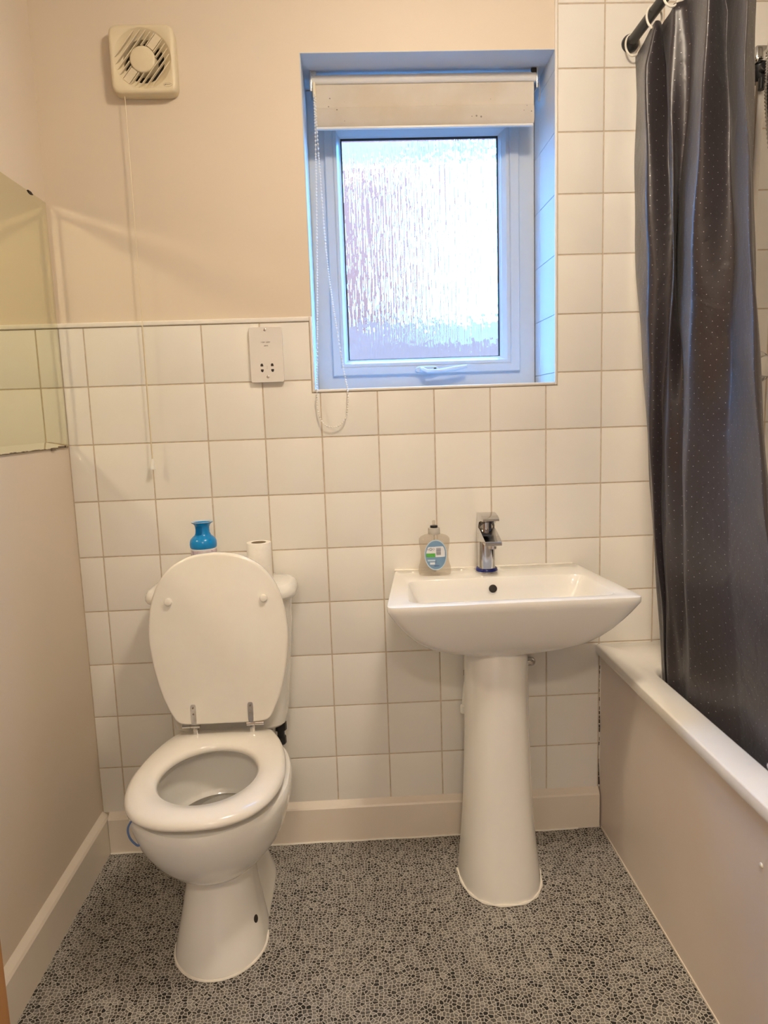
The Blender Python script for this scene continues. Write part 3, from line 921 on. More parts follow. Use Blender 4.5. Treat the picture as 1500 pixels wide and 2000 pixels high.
for i in range(NT_):
    t = 2 * PI * i / NT_
    ro = ray_out(t)
    ri = 0.108 * 0.131 / math.sqrt((0.131 * math.cos(t)) ** 2 + (0.108 * math.sin(t)) ** 2)
    m_ = (ri + ro) / 2
    for k, (r, z) in enumerate(((ri + 0.004, 0.0), (ri, 0.005), (ri + 0.0015, 0.013), (ri + 0.008, 0.0195), (m_, 0.0235), (ro - 0.012, 0.021), (ro - 0.004, 0.0155), (ro, 0.008), (ro - 0.0015, 0.002), (ro - 0.006, 0.0))):
        rings[k].append((TX + r * math.cos(t), SEAT_Y - (0.225 + r * math.sin(t)), SEAT_Z + z))
loft(bm, rings, loop=True)
seat = link('seat', bm, M['seat'], to, angle=60)
bm = bmesh.new()
LZ, LY = 0.470, -0.204           # lid stands upright against the cistern
LXC = 0.3425
OL = OUT[::2]
def lid_ring(ins, y):
    Q = poly_inset(OL, ins) if ins else [Vector(p) for p in OL]
    return [(LXC + q.x * 0.985, y - 0.012 * (1 - q.y / 0.43), LZ + q.y) for q in Q]
loft(bm, [lid_ring(0.003, LY + 0.0), lid_ring(0.0, LY - 0.003), lid_ring(0.0, LY - 0.013), lid_ring(0.0025, LY - 0.0165), lid_ring(0.006, LY - 0.0175)])
lid = link('lid', bm, M['seat'], to, angle=60)
for bx in (0.2275, 0.4585):
    bm = bmesh.new(); lathe(bm, [(0.0085, -0.222), (0.0092, -0.2235), (0.0095, -0.230), (0.008, -0.2335), (0.005, -0.2345)], bx, 0, 20, axis='y', cz=0.7855)
    link('buffer', bm, M['seat'], lid)
for hx in (0.270, 0.411):
    sgn = -1 if hx < TX else 1
    bm = bmesh.new()
    SPH = superellipse(hx, 0.4975, 0.0068, 0.026, 5, 24)
    loft(bm, [[(x, -0.2325 + 0.028 * (z - 0.47), z) for x, z in SPH], [(x, -0.2362 + 0.028 * (z - 0.47), z) for x, z in SPH]])
    hg = link('hinge', bm, M['steel'], to)
    for sz in (0.4995, 0.5155):
        bm = bmesh.new(); lathe(bm, [(0.0021, -0.2345), (0.0021, -0.2366)], hx, 0, 10, axis='y', cz=sz)
        link('hinge_screw', bm, M['brown'], hg)
    bm = bmesh.new()
    c = hx + sgn * 0.009
    lathe(bm, [(0.0062, c - 0.022), (0.0062, c - 0.003), (0.0052, c - 0.0025), (0.0052, c - 0.001), (0.0062, c - 0.0005), (0.0062, c + 0.021)], 0, -0.224, 16, axis='x', cz=0.4645)
    box(bm, hx - 0.006, hx + 0.006, -0.224, -0.212, 0.4265, 0.4625, bev=0.001)
    link('hinge_pin', bm, M['chrome'], hg)
bm = bmesh.new()
tube(bm, [(TX + 0.106 * math.cos(a) * (1 if 1 else 0), -0.39 - 0.120 * math.sin(a), 0.0015) for a in [PI * k / 30 for k in range(-2, 33)]], 0.0032, n=6)
link('sealant_bead', bm, M['sealant'], to)

# rim block wire clip
rb = thing('rim_hook', 'thin blue plastic hook clipped over the toilet rim below the seat', 'hook', (0.185, -0.49, 0.36))
bm = bmesh.new()
tube(bm, catmull([(0.232, -0.503, 0.4025), (0.216, -0.511, 0.4015), (0.2035, -0.517, 0.398), (0.194, -0.521, 0.389), (0.1895, -0.523, 0.376), (0.1920, -0.525, 0.362), (0.199, -0.527, 0.351), (0.209, -0.529, 0.343), (0.2130, -0.526, 0.3435)], 6), [0.0030] * 10 + [0.0022] * 39, n=8)
link('hook_wire', bm, M['wire'], rb)

# ------------------------------------------------------------------ on the cistern
ZCI = 0.8012
af = thing('air_freshener', 'blue capped air freshener bottle standing on the toilet cistern', 'air freshener', (0.294, -0.10, ZCI))
bm = bmesh.new(); lathe(bm, [(0.030, ZCI), (0.0325, ZCI + 0.002), (0.0325, ZCI + 0.092), (0.031, ZCI + 0.0935)], 0.294, -0.10, 40)
link('body', bm, M['labelw'], af)
bm = bmesh.new(); lathe(bm, [(0.0329, ZCI + 0.006), (0.0329, ZCI + 0.088)], 0.294, -0.10, 40, cap0=False, cap1=False)
lb = link('label', bm, M['floral'], af)
bm = bmesh.new()
def onc(a, z, r=0.0334):
    return (0.294 + r * math.sin(a), -0.10 - r * math.cos(a), z)
tube(bm, catmull([onc(-0.42, ZCI + 0.074), onc(-0.30, ZCI + 0.080), onc(-0.20, ZCI + 0.074), onc(-0.08, ZCI + 0.078), onc(0.02, ZCI + 0.074), onc(0.12, ZCI + 0.079), onc(0.22, ZCI + 0.074), onc(0.36, ZCI + 0.077)], 5), 0.0009, n=5)
link('script', bm, M['print'], lb)
bm = bmesh.new()
prof = [(0.0320, 0.0915), (0.0338, 0.0945), (0.0344, 0.102), (0.0338, 0.109), (0.0312, 0.1155), (0.0262, 0.1205), (0.0206, 0.1255), (0.0182, 0.131), (0.0176, 0.139), (0.0180, 0.146), (0.0198, 0.1515), (0.0232, 0.1555), (0.0268, 0.1575), (0.0272, 0.1590), (0.0250, 0.1592), (0.0205, 0.1535), (0.016, 0.145), (0.015, 0.135)]
lathe(bm, [(r, ZCI + z) for r, z in prof], 0.294, -0.10, 44)
cap = link('cap', bm, M['blue'], af, angle=60)
bm = bmesh.new()
loft(bm, [[(0.2885 + a, -0.1190 - 0.0012 * (1 - (a / 0.008) ** 2), ZCI + 0.1275), (0.2885 + a, -0.1198, ZCI + 0.149)] for a in (-0.008, -0.004, 0.0, 0.004, 0.008)], closed=False, cap0=False, cap1=False)
bmesh.ops.solidify(bm, geom=list(bm.faces), thickness=0.0012)
link('press_tab', bm, M['blue'], cap)
bm = bmesh.new(); lathe(bm, [(0.0270, ZCI + 0.1592), (0.0274, ZCI + 0.1604), (0.0255, ZCI + 0.1606), (0.0235, ZCI + 0.1575)], 0.294, -0.10, 40, cap0=False, cap1=False)
link('cap_rim', bm, M['labelbl'], cap)

tr = thing('toilet_roll', 'part-used white toilet roll standing upright on the cistern', 'toilet roll', (0.436, -0.10, ZCI))
bm = bmesh.new()
n = 48
rings = []
for r, z in ((0.0195, 0.0), (0.0305, 0.0), (0.0312, 0.001), (0.0312, 0.099), (0.0305, 0.1), (0.0195, 0.1)):
    rings.append([(0.436 + (r + (0.0006 * (i / n) if r > 0.025 else 0)) * math.cos(2 * PI * i / n + 0.5), -0.10 + (r + (0.0006 * (i / n) if r > 0.025 else 0)) * math.sin(2 * PI * i / n + 0.5), ZCI + z) for i in range(n)])
loft(bm, rings, loop=True)
link('paper', bm, M['paper'], tr)
bm = bmesh.new(); lathe(bm, [(0.0195, ZCI + 0.0005), (0.0195, ZCI + 0.0995), (0.0185, ZCI + 0.0995), (0.0185, ZCI + 0.0005)], 0.436, -0.10, 36)
for f in [f for f in bm.faces if len(f.verts) > 6]:
    bm.faces.remove(f)
link('core', bm, M['card'], tr)

# ------------------------------------------------------------------ wash basin
BZ = 0.789
TILT = math.radians(1.0)
ba = thing('wash_basin', 'white rectangular pedestal wash basin below the window', 'basin', (1.04, 0.0, BZ))
NB = 96
def trap(sc, z, r, cy=None, yf=-0.378, yb=-0.001, hwf=0.2935, hwb=0.2525, cx=1.0455):
    """flaring rectangle with rounded corners, sampled by angle"""
    ym = (yf + yb) / 2
    out = []
    for i in range(NB):
        t = 2 * PI * i / NB + PI / NB
        c, s = math.cos(t), math.sin(t)
        e = r
        ux_ = math.copysign(abs(c) ** (2 / e), c)
        uy_ = math.copysign(abs(s) ** (2 / e), s)
        y = ym + uy_ * (yb - yf) / 2
        f = (y - yf) / (yb - yf)
        hw = hwf + (hwb - hwf) * f
        out.append((cx + ux_ * hw, y, z))
    return out
def blend(R, z, k, tx, ty, hw, hy, e=2.2):
    """move ring R towards a small ellipse under it"""
    out = []
    E2 = [( (tx + hw * math.copysign(abs(math.cos(2 * PI * i / NB + PI / NB)) ** (2 / e), math.cos(2 * PI * i / NB + PI / NB))), (ty + hy * math.copysign(abs(math.sin(2 * PI * i / NB + PI / NB)) ** (2 / e), math.sin(2 * PI * i / NB + PI / NB)))) for i in range(NB)]
    for (x, y, _), (ex, ey) in zip(R, E2):
        out.append((x + (ex - x) * k, y + (ey - y) * k, z))
    return out
bm = bmesh.new()
R0 = trap(1, BZ - 0.013, 34)
NX, NY, NHW, NHY = 1.0395, -0.135, 0.078, 0.125
prof = [(0.172, 1.0), (0.168, 0.97), (0.161, 0.88), (0.152, 0.74), (0.140, 0.575), (0.124, 0.425), (0.104, 0.31), (0.082, 0.215), (0.060, 0.138), (0.040, 0.075), (0.024, 0.030)]
rings = [blend(R0, BZ - d, k, NX, NY, NHW, NHY) for d, k in prof]
rings += [trap(1, BZ - 0.013, 34), trap(1, BZ - 0.003, 34)]
def ins(R, d, z):
    return [(p.x, p.y, z) for p in poly_inset([(x, y) for x, y, _ in R], d)]
rings += [ins(R0, 0.0006, BZ - 0.0008), ins(R0, 0.0024, BZ)]
inner = dict(yf=-0.345, yb=-0.128, hwf=0.242, hwb=0.226, cx=1.0480)
I0 = trap(1, BZ, 12, **inner)
rings += [ins(I0, -0.006, BZ), ins(I0, -0.002, BZ - 0.0012), ins(I0, 0.001, BZ - 0.005)]
rings += [blend(I0, BZ - 0.03, 0.06, 1.045, -0.235, 0.05, 0.05), blend(I0, BZ - 0.06, 0.14, 1.045, -0.235, 0.05, 0.05), blend(I0, BZ - 0.085, 0.24, 1.045, -0.235, 0.05, 0.05), blend(I0, BZ - 0.098, 0.40, 1.045, -0.235, 0.05, 0.05), blend(I0, BZ - 0.104, 0.7, 1.045, -0.235, 0.04, 0.04), blend(I0, BZ - 0.108, 1.0, 1.045, -0.235, 0.022, 0.022)]
loft(bm, rings)
basin = link('bowl', bm, M['ceramic'], ba, angle=35)
bm = bmesh.new(); lathe(bm, [(0.0105, -0.1340), (0.0105, -0.1375), (0.0085, -0.1385)], 1.0395, 0, 24, axis='y', cz=0.7605)
ov = link('overflow_hole', bm, M['dark'], ba)
bm = bmesh.new(); lathe(bm, [(0.0235, BZ - 0.1085), (0.0235, BZ - 0.1065), (0.020, BZ - 0.1055)], 1.045, -0.235, 24)
link('waste_plug', bm, M['chrome'], ba)
bm = bmesh.new()
tube(bm, [(0.792 + 0.0155 * k, -0.003, BZ + 0.0005 + 0.0006 * math.sin(k * 1.3)) for k in range(33)], 0.0036, n=6)
link('sealant_bead', bm, M['sealant'], ba)
# pedestal
ped = [(0.0, 0.1065, -0.328), (0.02, 0.1055, -0.326), (0.06, 0.102, -0.318), (0.12, 0.096, -0.309), (0.20, 0.090, -0.300), (0.30, 0.085, -0.293), (0.42, 0.0815, -0.288), (0.55, 0.080, -0.286), (0.605, 0.0785, -0.284), (0.640, 0.066, -0.262)]
bm = bmesh.new()
def ped_ring(hw, yf, z, yb=-0.175, ybk=-0.03):
    out = []
    m = 24
    for i in range(m + 1):
        a = PI * i / m
        e = 2.5
        c, s = math.cos(a), math.sin(a)
        out.append((1.0345 + hw * math.copysign(abs(c) ** (2 / e), c), yb - (yb - yf) * abs(s) ** (2 / e), z))
    out.append((1.0345 - hw * 0.80, yb + 0.004, z)); out.append((1.0345 - hw * 0.72, ybk, z))
    out.append((1.0345 + hw * 0.72, ybk, z)); out.append((1.0345 + hw * 0.80, yb + 0.004, z))
    return out
loft(bm, [ped_ring(hw, yf, z) for z, hw, yf in ped])
link('pedestal', bm, M['ceramic'], ba, angle=50)
bm = bmesh.new()
pr_ = ped_ring(0.1075, -0.330, 0.003)[:25]
tube(bm, pr_, [0.0035 + 0.0015 * math.sin(k * 2.1) for k in range(25)], n=6)
link('floor_bead', bm, M['sealant'], ba)
# tap
tp = thing('basin_tap', 'chrome mixer tap with blue film round its foot, on the basin', 'tap', (1.0385, -0.060, BZ))
cx, cy = 1.0375, -0.058
bm = bmesh.new()
body = [(0.0, 0.0235), (0.010, 0.0225), (0.095, 0.0225), (0.105, 0.0225)]
loft(bm, [[(x, y, BZ + z) for x, y in superellipse(cx, cy, r, r * 1.08, 2.6, 40)] for z, r in body])
# spout: a wedge reaching out to the front with a flat mouth
def quad(y, hw, zt, zb):
    return [(cx - hw, y, BZ + zb), (cx + hw, y, BZ + zb), (cx + hw * 0.97, y, BZ + zt), (cx - hw * 0.97, y, BZ + zt)]
loft(bm, [quad(cy + 0.020, 0.0215, 0.121, 0.085), quad(cy - 0.010, 0.0222, 0.121, 0.082), quad(cy - 0.028, 0.0222, 0.119, 0.088), quad(cy - 0.065, 0.0222, 0.110, 0.092), quad(cy - 0.104, 0.0218, 0.1005, 0.0885), quad(cy - 0.107, 0.0208, 0.0985, 0.0905)])
link('spout', bm, M['chrome'], tp, angle=35)
bm = bmesh.new(); lathe(bm, [(0.0105, BZ + 0.092), (0.0105, BZ + 0.080), (0.009, BZ + 0.0795)], cx, cy - 0.090, 20)
link('aerator', bm, M['steel'], tp)
bm = bmesh.new(); lathe(bm, [(0.0195, BZ + 0.116), (0.0195, BZ + 0.136)], cx, cy, 28)
link('cartridge', bm, M['chrome'], tp)
bm = bmesh.new()
loft(bm, [quad(cy + 0.0235, 0.020, 0.156, 0.118), quad(cy + 0.016, 0.0222, 0.160, 0.118), quad(cy - 0.006, 0.0228, 0.163, 0.121), quad(cy - 0.022, 0.0228, 0.1625, 0.139), quad(cy - 0.050, 0.0225, 0.1595, 0.1465), quad(cy - 0.072, 0.0218, 0.155, 0.1475), quad(cy - 0.0745, 0.021, 0.1535, 0.1485)])
link('lever', bm, M['chrome'], tp, angle=35)
bm = bmesh.new(); lathe(bm, [(0.0235, BZ + 0.0005), (0.0298, BZ + 0.0008), (0.0298, BZ + 0.0045), (0.0285, BZ + 0.0105), (0.0270, BZ + 0.012), (0.0235, BZ + 0.012)], cx, cy, 36)
fl = link('film_ring', bm, M['film'], tp)
bm = bmesh.new(); lathe(bm, [(0.0296, BZ + 0.0002), (0.0308, BZ + 0.0004), (0.0308, BZ + 0.004), (0.0296, BZ + 0.0045)], cx, cy, 36)
link('chrome_collar', bm, M['chrome'], fl)
# soap bottle
SXC, SYC, SZB = 0.8965, -0.066, BZ - 0.0005
sb = thing('soap_bottle', 'clear hand soap bottle with an oval blue and green back label, on the basin', 'bottle', (SXC, SYC, SZB))
bm = bmesh.new()
prof = [(0.0, 0.038, 0.020), (0.003, 0.0425, 0.0245), (0.010, 0.0435, 0.0255), (0.022, 0.0425, 0.0255), (0.035, 0.0390, 0.0245), (0.048, 0.0368, 0.0235), (0.062, 0.0372, 0.0235), (0.078, 0.0395, 0.0240), (0.092, 0.0412, 0.0235), (0.099, 0.0405, 0.0220), (0.104, 0.0360, 0.0200), (0.108, 0.0270, 0.0175), (0.110, 0.0150, 0.0145), (0.112, 0.0140, 0.0140), (0.1155, 0.0140, 0.0140)]
def sring(a, b, z):
    return [(x, y, SZB + z) for x, y in superellipse(SXC, SYC, a, b, 2.7, 48)]
loft(bm, [sring(a, b, z) for z, a, b in prof])
link('bottle_body', bm, M['clear'], sb, angle=60)
bm = bmesh.new(); lathe(bm, [(0.0152, SZB + 0.1105), (0.0160, SZB + 0.112), (0.0160, SZB + 0.121), (0.0156, SZB + 0.1225), (0.0156, SZB + 0.1265), (0.0135, SZB + 0.1275)], SXC, SYC, 32)
link('collar', bm, principled('grey_clear_collar', (0.50, 0.47, 0.42), 0.25), sb)
bm = bmesh.new(); lathe(bm, [(0.0100, SZB + 0.1275), (0.0102, SZB + 0.1325), (0.0092, SZB + 0.1335)], SXC, SYC, 28)
link('cap_insert', bm, M['black'], sb)
bm = bmesh.new(); lathe(bm, [(0.0040, SZB + 0.1335), (0.0036, SZB + 0.146), (0.0028, SZB + 0.147)], SXC, SYC, 14)
link('nozzle', bm, M['clear'], sb)
bm = bmesh.new(); tube(bm, [(SXC + 0.001, SYC, SZB + 0.006), (SXC, SYC, SZB + 0.112)], 0.002, n=8)
link('dip_tube', bm, M['clear'], sb)
def bow(x, z):
    """front skin of the bottle at height z, a hair outside it"""
    zr = z - SZB
    a = smooth_interp([(p[0], p[1]) for p in prof], zr); b = smooth_interp([(p[0], p[2]) for p in prof], zr)
    u = min(0.98, abs((x - SXC) / a))
    return SYC - b * (1 - u ** 2.7) ** (1 / 2.7)
def sticker(name, outline, mat, parent, off):
    """outline (x, z) around its centre, laid on the bottle as a thin curved sheet"""
    cxx = sum(p[0] for p in outline) / len(outline); czz = sum(p[1] for p in outline) / len(outline)
    bm = bmesh.new()
    rings = []
    for k in (0.02, 0.25, 0.5, 0.75, 1.0):
        rings.append([(cxx + (x - cxx) * k, bow(cxx + (x - cxx) * k, czz + (z - czz) * k) - off, czz + (z - czz) * k) for x, z in outline])
    loft(bm, rings, cap0=True, cap1=False)
    return link(name, bm, mat, parent)
LXo, LZo = SXC + 0.001, SZB + 0.0580
def oval(k):
    return superellipse(LXo, LZo, 0.0295 * k, 0.0405 * k, 2.1, 40)
lab = sticker('label', oval(1.0), M['labelbl'], sb, 0.0006)
sticker('label_field', oval(0.93), M['labelb'], lab, 0.0009)
def clip_oval(x0, x1, z0, z1, m=8):
    pts = [(x0 + (x1 - x0) * i / m, z0) for i in range(m)] + [(x1, z0 + (z1 - z0) * i / m) for i in range(m)] + [(x1 - (x1 - x0) * i / m, z1) for i in range(m)] + [(x0, z1 - (z1 - z0) * i / m) for i in range(m)]
    o = []
    for x, z in pts:
        u, v = (x - LXo) / 0.0252, (z - LZo) / 0.0355
        r = math.hypot(u, v)
        if r > 1:
            u, v = u / r, v / r
        o.append((LXo + u * 0.0252, LZo + v * 0.0355))
    return o
sticker('white_box', clip_oval(LXo - 0.0255, LXo + 0.024, LZo + 0.0045, LZo + 0.022), M['labelw'], lab, 0.0012)
sticker('white_box', clip_oval(LXo - 0.001, LXo + 0.0245, LZo - 0.006, LZo + 0.0225), M['labelw'], lab, 0.00115)
sticker('green_box', clip_oval(LXo - 0.0255, LXo - 0.002, LZo - 0.0055, LZo + 0.0043), M['labelg'], lab, 0.0012)
for k in range(10):
    zz = LZo + 0.0185 - k * 0.0020
    bm = bmesh.new()
    th = (0.0011, 0.0006, 0.0013, 0.0008)[k % 4]
    ys = min(bow(LXo + 0.001, zz), bow(LXo + 0.0125, zz))
    pts = [(LXo + 0.0010 + 0.0125 * i / 5) for i in range(6)]
    loft(bm, [[(x, bow(x, zz) - 0.0015, zz), (x, bow(x, zz) - 0.0015, zz - th)] for x in pts], closed=False, cap0=False, cap1=False)
    link('barcode_bar', bm, M['print'], lab, smooth=False)
sticker('white_strip', clip_oval(LXo - 0.016, LXo - 0.003, LZo - 0.0255, LZo - 0.0195), M['labelw'], lab, 0.0012)
sticker('pale_strip', clip_oval(LXo - 0.022, LXo - 0.002, LZo - 0.0165, LZo - 0.0125), M['labelbl'], lab, 0.0012)
bm = bmesh.new()
tube(bm, [(LXo - 0.0135 + 0.0031 * math.cos(2 * PI * i / 14), bow(LXo - 0.0135, LZo + 0.0155) - 0.0016, LZo + 0.0155 + 0.0031 * math.sin(2 * PI * i / 14)) for i in range(14)], 0.0006, n=4, closed=True)
link('symbol', bm, M['print'], lab)
bm = bmesh.new()
tube(bm, [(LXo - 0.0062 + 0.0026 * math.cos(2 * PI * i / 12), bow(LXo - 0.0062, LZo + 0.0155) - 0.0016, LZo + 0.0160 + 0.0026 * math.sin(2 * PI * i / 12)) for i in range(12)], 0.0003, n=4, closed=True)
link('symbol', bm, M['print'], lab)
bm = bmesh.new()
box(bm, LXo - 0.0215, LXo - 0.0190, bow(LXo - 0.02, LZo + 0.014) - 0.0016, bow(LXo - 0.02, LZo + 0.014) - 0.0011, LZo + 0.0135, LZo + 0.0155)
link('symbol', bm, M['print'], lab)
bm = bmesh.new()
box(bm, LXo - 0.0010, LXo + 0.0002, bow(LXo, LZo - 0.02) - 0.0018, bow(LXo, LZo - 0.02) - 0.0010, LZo - 0.0215, LZo - 0.0145)
link('symbol', bm, M['print'], lab)
text('lettering', '250ml', 0.0052, (LXo + 0.0015, bow(LXo, LZo - 0.0285) - 0.0018, LZo - 0.0290), FRONT, M['film'], lab, 0.0002)
# pipework behind the pedestal
sv = thing('supply_valve', 'small chrome pipe valve on the tiles right of the basin pedestal', 'valve', (1.160, 0.0, 0.520))
bm = bmesh.new()
lathe(bm, [(0.0105, 1.090), (0.0105, 1.152), (0.0130, 1.153), (0.0130, 1.166), (0.0115, 1.174), (0.006, 1.1785)], 0, -0.020, 20, axis='x', cz=0.5165)
link('valve_body', bm, M['chrome'], sv)
bm = bmesh.new(); lathe(bm, [(0.0055, 0.001), (0.0055, -0.02)], 1.135, 0, 12, axis='y', cz=0.5165)
link('pipe', bm, M['steel'], sv)
wp = thing('waste_pipe', 'white waste pipe half hidden on the left behind the basin pedestal', 'pipe', (0.985, -0.035, 0.38))
bm = bmesh.new()
tube(bm, catmull([(0.988, -0.060, 0.560), (0.984, -0.050, 0.50), (0.978, -0.042, 0.45), (0.974, -0.040, 0.40)], 6), 0.0085, n=12)
link('pipe', bm, M['plastic'], wp)
bm = bmesh.new(); lathe(bm, [(0.0085, 0.382), (0.0125, 0.384), (0.0125, 0.404), (0.0095, 0.407)], 0.974, -0.040, 16)
link('nut', bm, M['plastic'], wp)
bm = bmesh.new(); lathe(bm, [(0.012, 0.496), (0.012, 0.508)], 0.983, -0.049, 16)
link('clip_ring', bm, M['brown'], wp)

# ------------------------------------------------------------------ bath
bt = thing('bathtub', 'white acrylic bath along the right wall behind the dark curtain', 'bath', (1.71, -0.85, 0.0))
BX0, BX1, BY0, BY1, BR = 1.357, 2.068, -1.72, -0.001, 0.552
def rrect(x0, x1, y0, y1, r, z, n=10):
    out = []
    for cx_, cy_, a0 in ((x1 - r, y1 - r, 0), (x0 + r, y1 - r, PI / 2), (x0 + r, y0 + r, PI), (x1 - r, y0 + r, 1.5 * PI)):
        for k in range(n):
            a = a0 + (PI / 2) * k / (n - 1)
            out.append((cx_ + r * math.cos(a), cy_ + r * math.sin(a), z))
    return out
bm = bmesh.new()
loft(bm, [rrect(BX0 + 0.020, BX1 - 0.004, BY0 + 0.01, BY1 - 0.004, 0.008, BR - 0.026), rrect(BX0 + 0.001, BX1 - 0.001, BY0, BY1, 0.004, BR - 0.026), rrect(BX0, BX1, BY0, BY1, 0.004, BR - 0.022), rrect(BX0 + 0.0003, BX1, BY0, BY1, 0.005, BR - 0.0035), rrect(BX0 + 0.0016, BX1 - 0.002, BY0 + 0.002, BY1 - 0.001, 0.006, BR - 0.001), rrect(BX0 + 0.0045, BX1 - 0.005, BY0 + 0.006, BY1 - 0.003, 0.009, BR),
          rrect(BX0 + 0.068, BX1 - 0.060, BY0 + 0.10, BY1 - 0.165, 0.09, BR), rrect(BX0 + 0.074, BX1 - 0.066, BY0 + 0.106, BY1 - 0.172, 0.09, BR - 0.003), rrect(BX0 + 0.080, BX1 - 0.072, BY0 + 0.113, BY1 - 0.180, 0.09, BR - 0.012), rrect(BX0 + 0.105, BX1 - 0.10, BY0 + 0.20, BY1 - 0.205, 0.10, BR - 0.25), rrect(BX0 + 0.13, BX1 - 0.125, BY0 + 0.28, BY1 - 0.23, 0.10, BR - 0.36), rrect(BX0 + 0.18, BX1 - 0.175, BY0 + 0.36, BY1 - 0.29, 0.08, BR - 0.395)], cap0=False)
bmesh.ops.recalc_face_normals(bm, faces=bm.faces)
link('tub', bm, M['bath'], bt, angle=50)
bm = bmesh.new()
tube(bm, catmull([(1.4445, -0.725, BR - 0.010), (1.436, -0.728, BR + 0.004), (1.4315, -0.745, BR + 0.0125), (1.4310, -0.83, BR + 0.0135), (1.4315, -0.93, BR + 0.0125), (1.436, -0.95, BR + 0.004), (1.4445, -0.953, BR - 0.010)], 6), 0.0065, n=12)
link('grip_handle', bm, M['chrome'], bt)
bp = thing('bath_panel', 'plain beige board panel closing the side of the bath', 'panel', (XB, -0.85, 0.0))
bm = bmesh.new()
box(bm, XB, XB + 0.012, -1.71, -0.0035, 0.001, BR - 0.027, bev=0.0008, seg=1)
link('board', bm, M['panel'], bp)
bm = bmesh.new(); lathe(bm, [(0.0048, XB + 0.001), (0.0044, XB - 0.002), (0.0025, XB - 0.003)], 0, -0.818, 14, axis='x', cz=0.425)
link('screw_cap', bm, M['sealant'], bp)
bm = bmesh.new(); box(bm, XB - 0.0022, XB + 0.001, -1.7, -0.022, 0.0, 0.006, bev=0.0008, seg=1)
link('bottom_strip', bm, M['skirt'], bp)
bm = bmesh.new()
for k in range(30):
    z0 = 0.125 + k * 0.0135
    wdt = random.uniform(0.0006, 0.0024)
    if random.random() < 0.75:
        box(bm, XB - 0.001 - wdt, XB + 0.001, -0.0034, -0.0005, z0, z0 + random.uniform(0.008, 0.0135))
link('cracked_joint', bm, M['dark'], bp, smooth=False, kind='stuff')
bm = bmesh.new()
tube(bm, [(XB + 0.002, -0.0035, 0.12), (XB - 0.0015, -0.0042, 0.20), (XB + 0.001, -0.0035, 0.30), (XB - 0.001, -0.004, 0.42), (XB, -0.0035, 0.524)], 0.0014, n=5)
link('sealant_bead', bm, M['sealant'], bp)

# ------------------------------------------------------------------ curtain and its rail
RX, RZ = 1.432, 2.130
ra = thing('shower_rail', 'black shower curtain rail fixed to the tiled wall above the bath', 'rail', (RX, 0.0, RZ))
bm = bmesh.new(); lathe(bm, [(0.0125, -0.004), (0.0125, YF + 0.004)], RX, 0, 20, axis='y', cz=RZ)
link('pole', bm, M['black'], ra)
bm = bmesh.new(); lathe(bm, [(0.0215, 0.0), (0.0215, -0.006), (0.0195, -0.012), (0.0145, -0.017), (0.0130, -0.022)], RX, 0, 28, axis='y', cz=RZ)
link('wall_flange', bm, M['black'], ra)

cu = thing('shower_curtain', 'charcoal satin shower curtain with tiny silver dots, gathered over the bath', 'curtain', (1.455, -0.35, 0.40))
NSX, NZ = 300, 90
TOPZ, BOTZ = 2.098, 0.42
# crease lines from the wall end to the free edge: hem-to-top points (z, y, x); ridges lie nearer the room
CREASES = [
    [(0.622, -0.1942, 1.46), (0.946, -0.1359, 1.4567), (1.275, -0.0733, 1.4535), (1.608, -0.0165, 1.4502), (1.932, 0.0054, 1.4495), (2.113, -0.0005, 1.4495)],
    [(0.636, -0.2358, 1.4495), (0.955, -0.1956, 1.4366), (1.271, -0.1806, 1.4237), (1.574, -0.1826, 1.4108), (1.865, -0.1762, 1.408), (2.034, -0.1714, 1.408)],
    [(0.632, -0.2255, 1.462), (0.953, -0.1852, 1.462), (1.27, -0.1868, 1.462), (1.568, -0.205, 1.462), (1.866, -0.1701, 1.462), (2.04, -0.1555, 1.462)],
    [(0.645, -0.2642, 1.451), (0.961, -0.2381, 1.4451), (1.268, -0.2553, 1.4392), (1.552, -0.2828, 1.4333), (1.837, -0.2497, 1.432), (2.003, -0.2358, 1.432)],
    [(0.661, -0.3152, 1.464), (0.967, -0.2887, 1.4659), (1.266, -0.2705, 1.4677), (1.566, -0.2156, 1.4696), (1.836, -0.2488, 1.47), (1.991, -0.262, 1.47)],
    [(0.68, -0.3724, 1.45), (0.977, -0.3575, 1.4407), (1.264, -0.3732, 1.4314), (1.529, -0.3938, 1.422), (1.772, -0.4235, 1.42), (1.91, -0.4361, 1.42)],
    [(0.726, -0.5159, 1.478), (0.991, -0.4677, 1.4811), (1.259, -0.4482, 1.4842), (1.519, -0.4371, 1.4873), (1.776, -0.4086, 1.488), (1.931, -0.3883, 1.488)],
    [(0.793, -0.7149, 1.452), (1.02, -0.6631, 1.4452), (1.253, -0.6298, 1.4383), (1.485, -0.6035, 1.4315), (1.716, -0.5746, 1.43), (1.852, -0.56, 1.43)],
    [(0.785, -0.6951, 1.475), (1.014, -0.6281, 1.4728), (1.254, -0.5855, 1.4707), (1.495, -0.553, 1.4685), (1.732, -0.5282, 1.468), (1.869, -0.522, 1.468)],
    ]
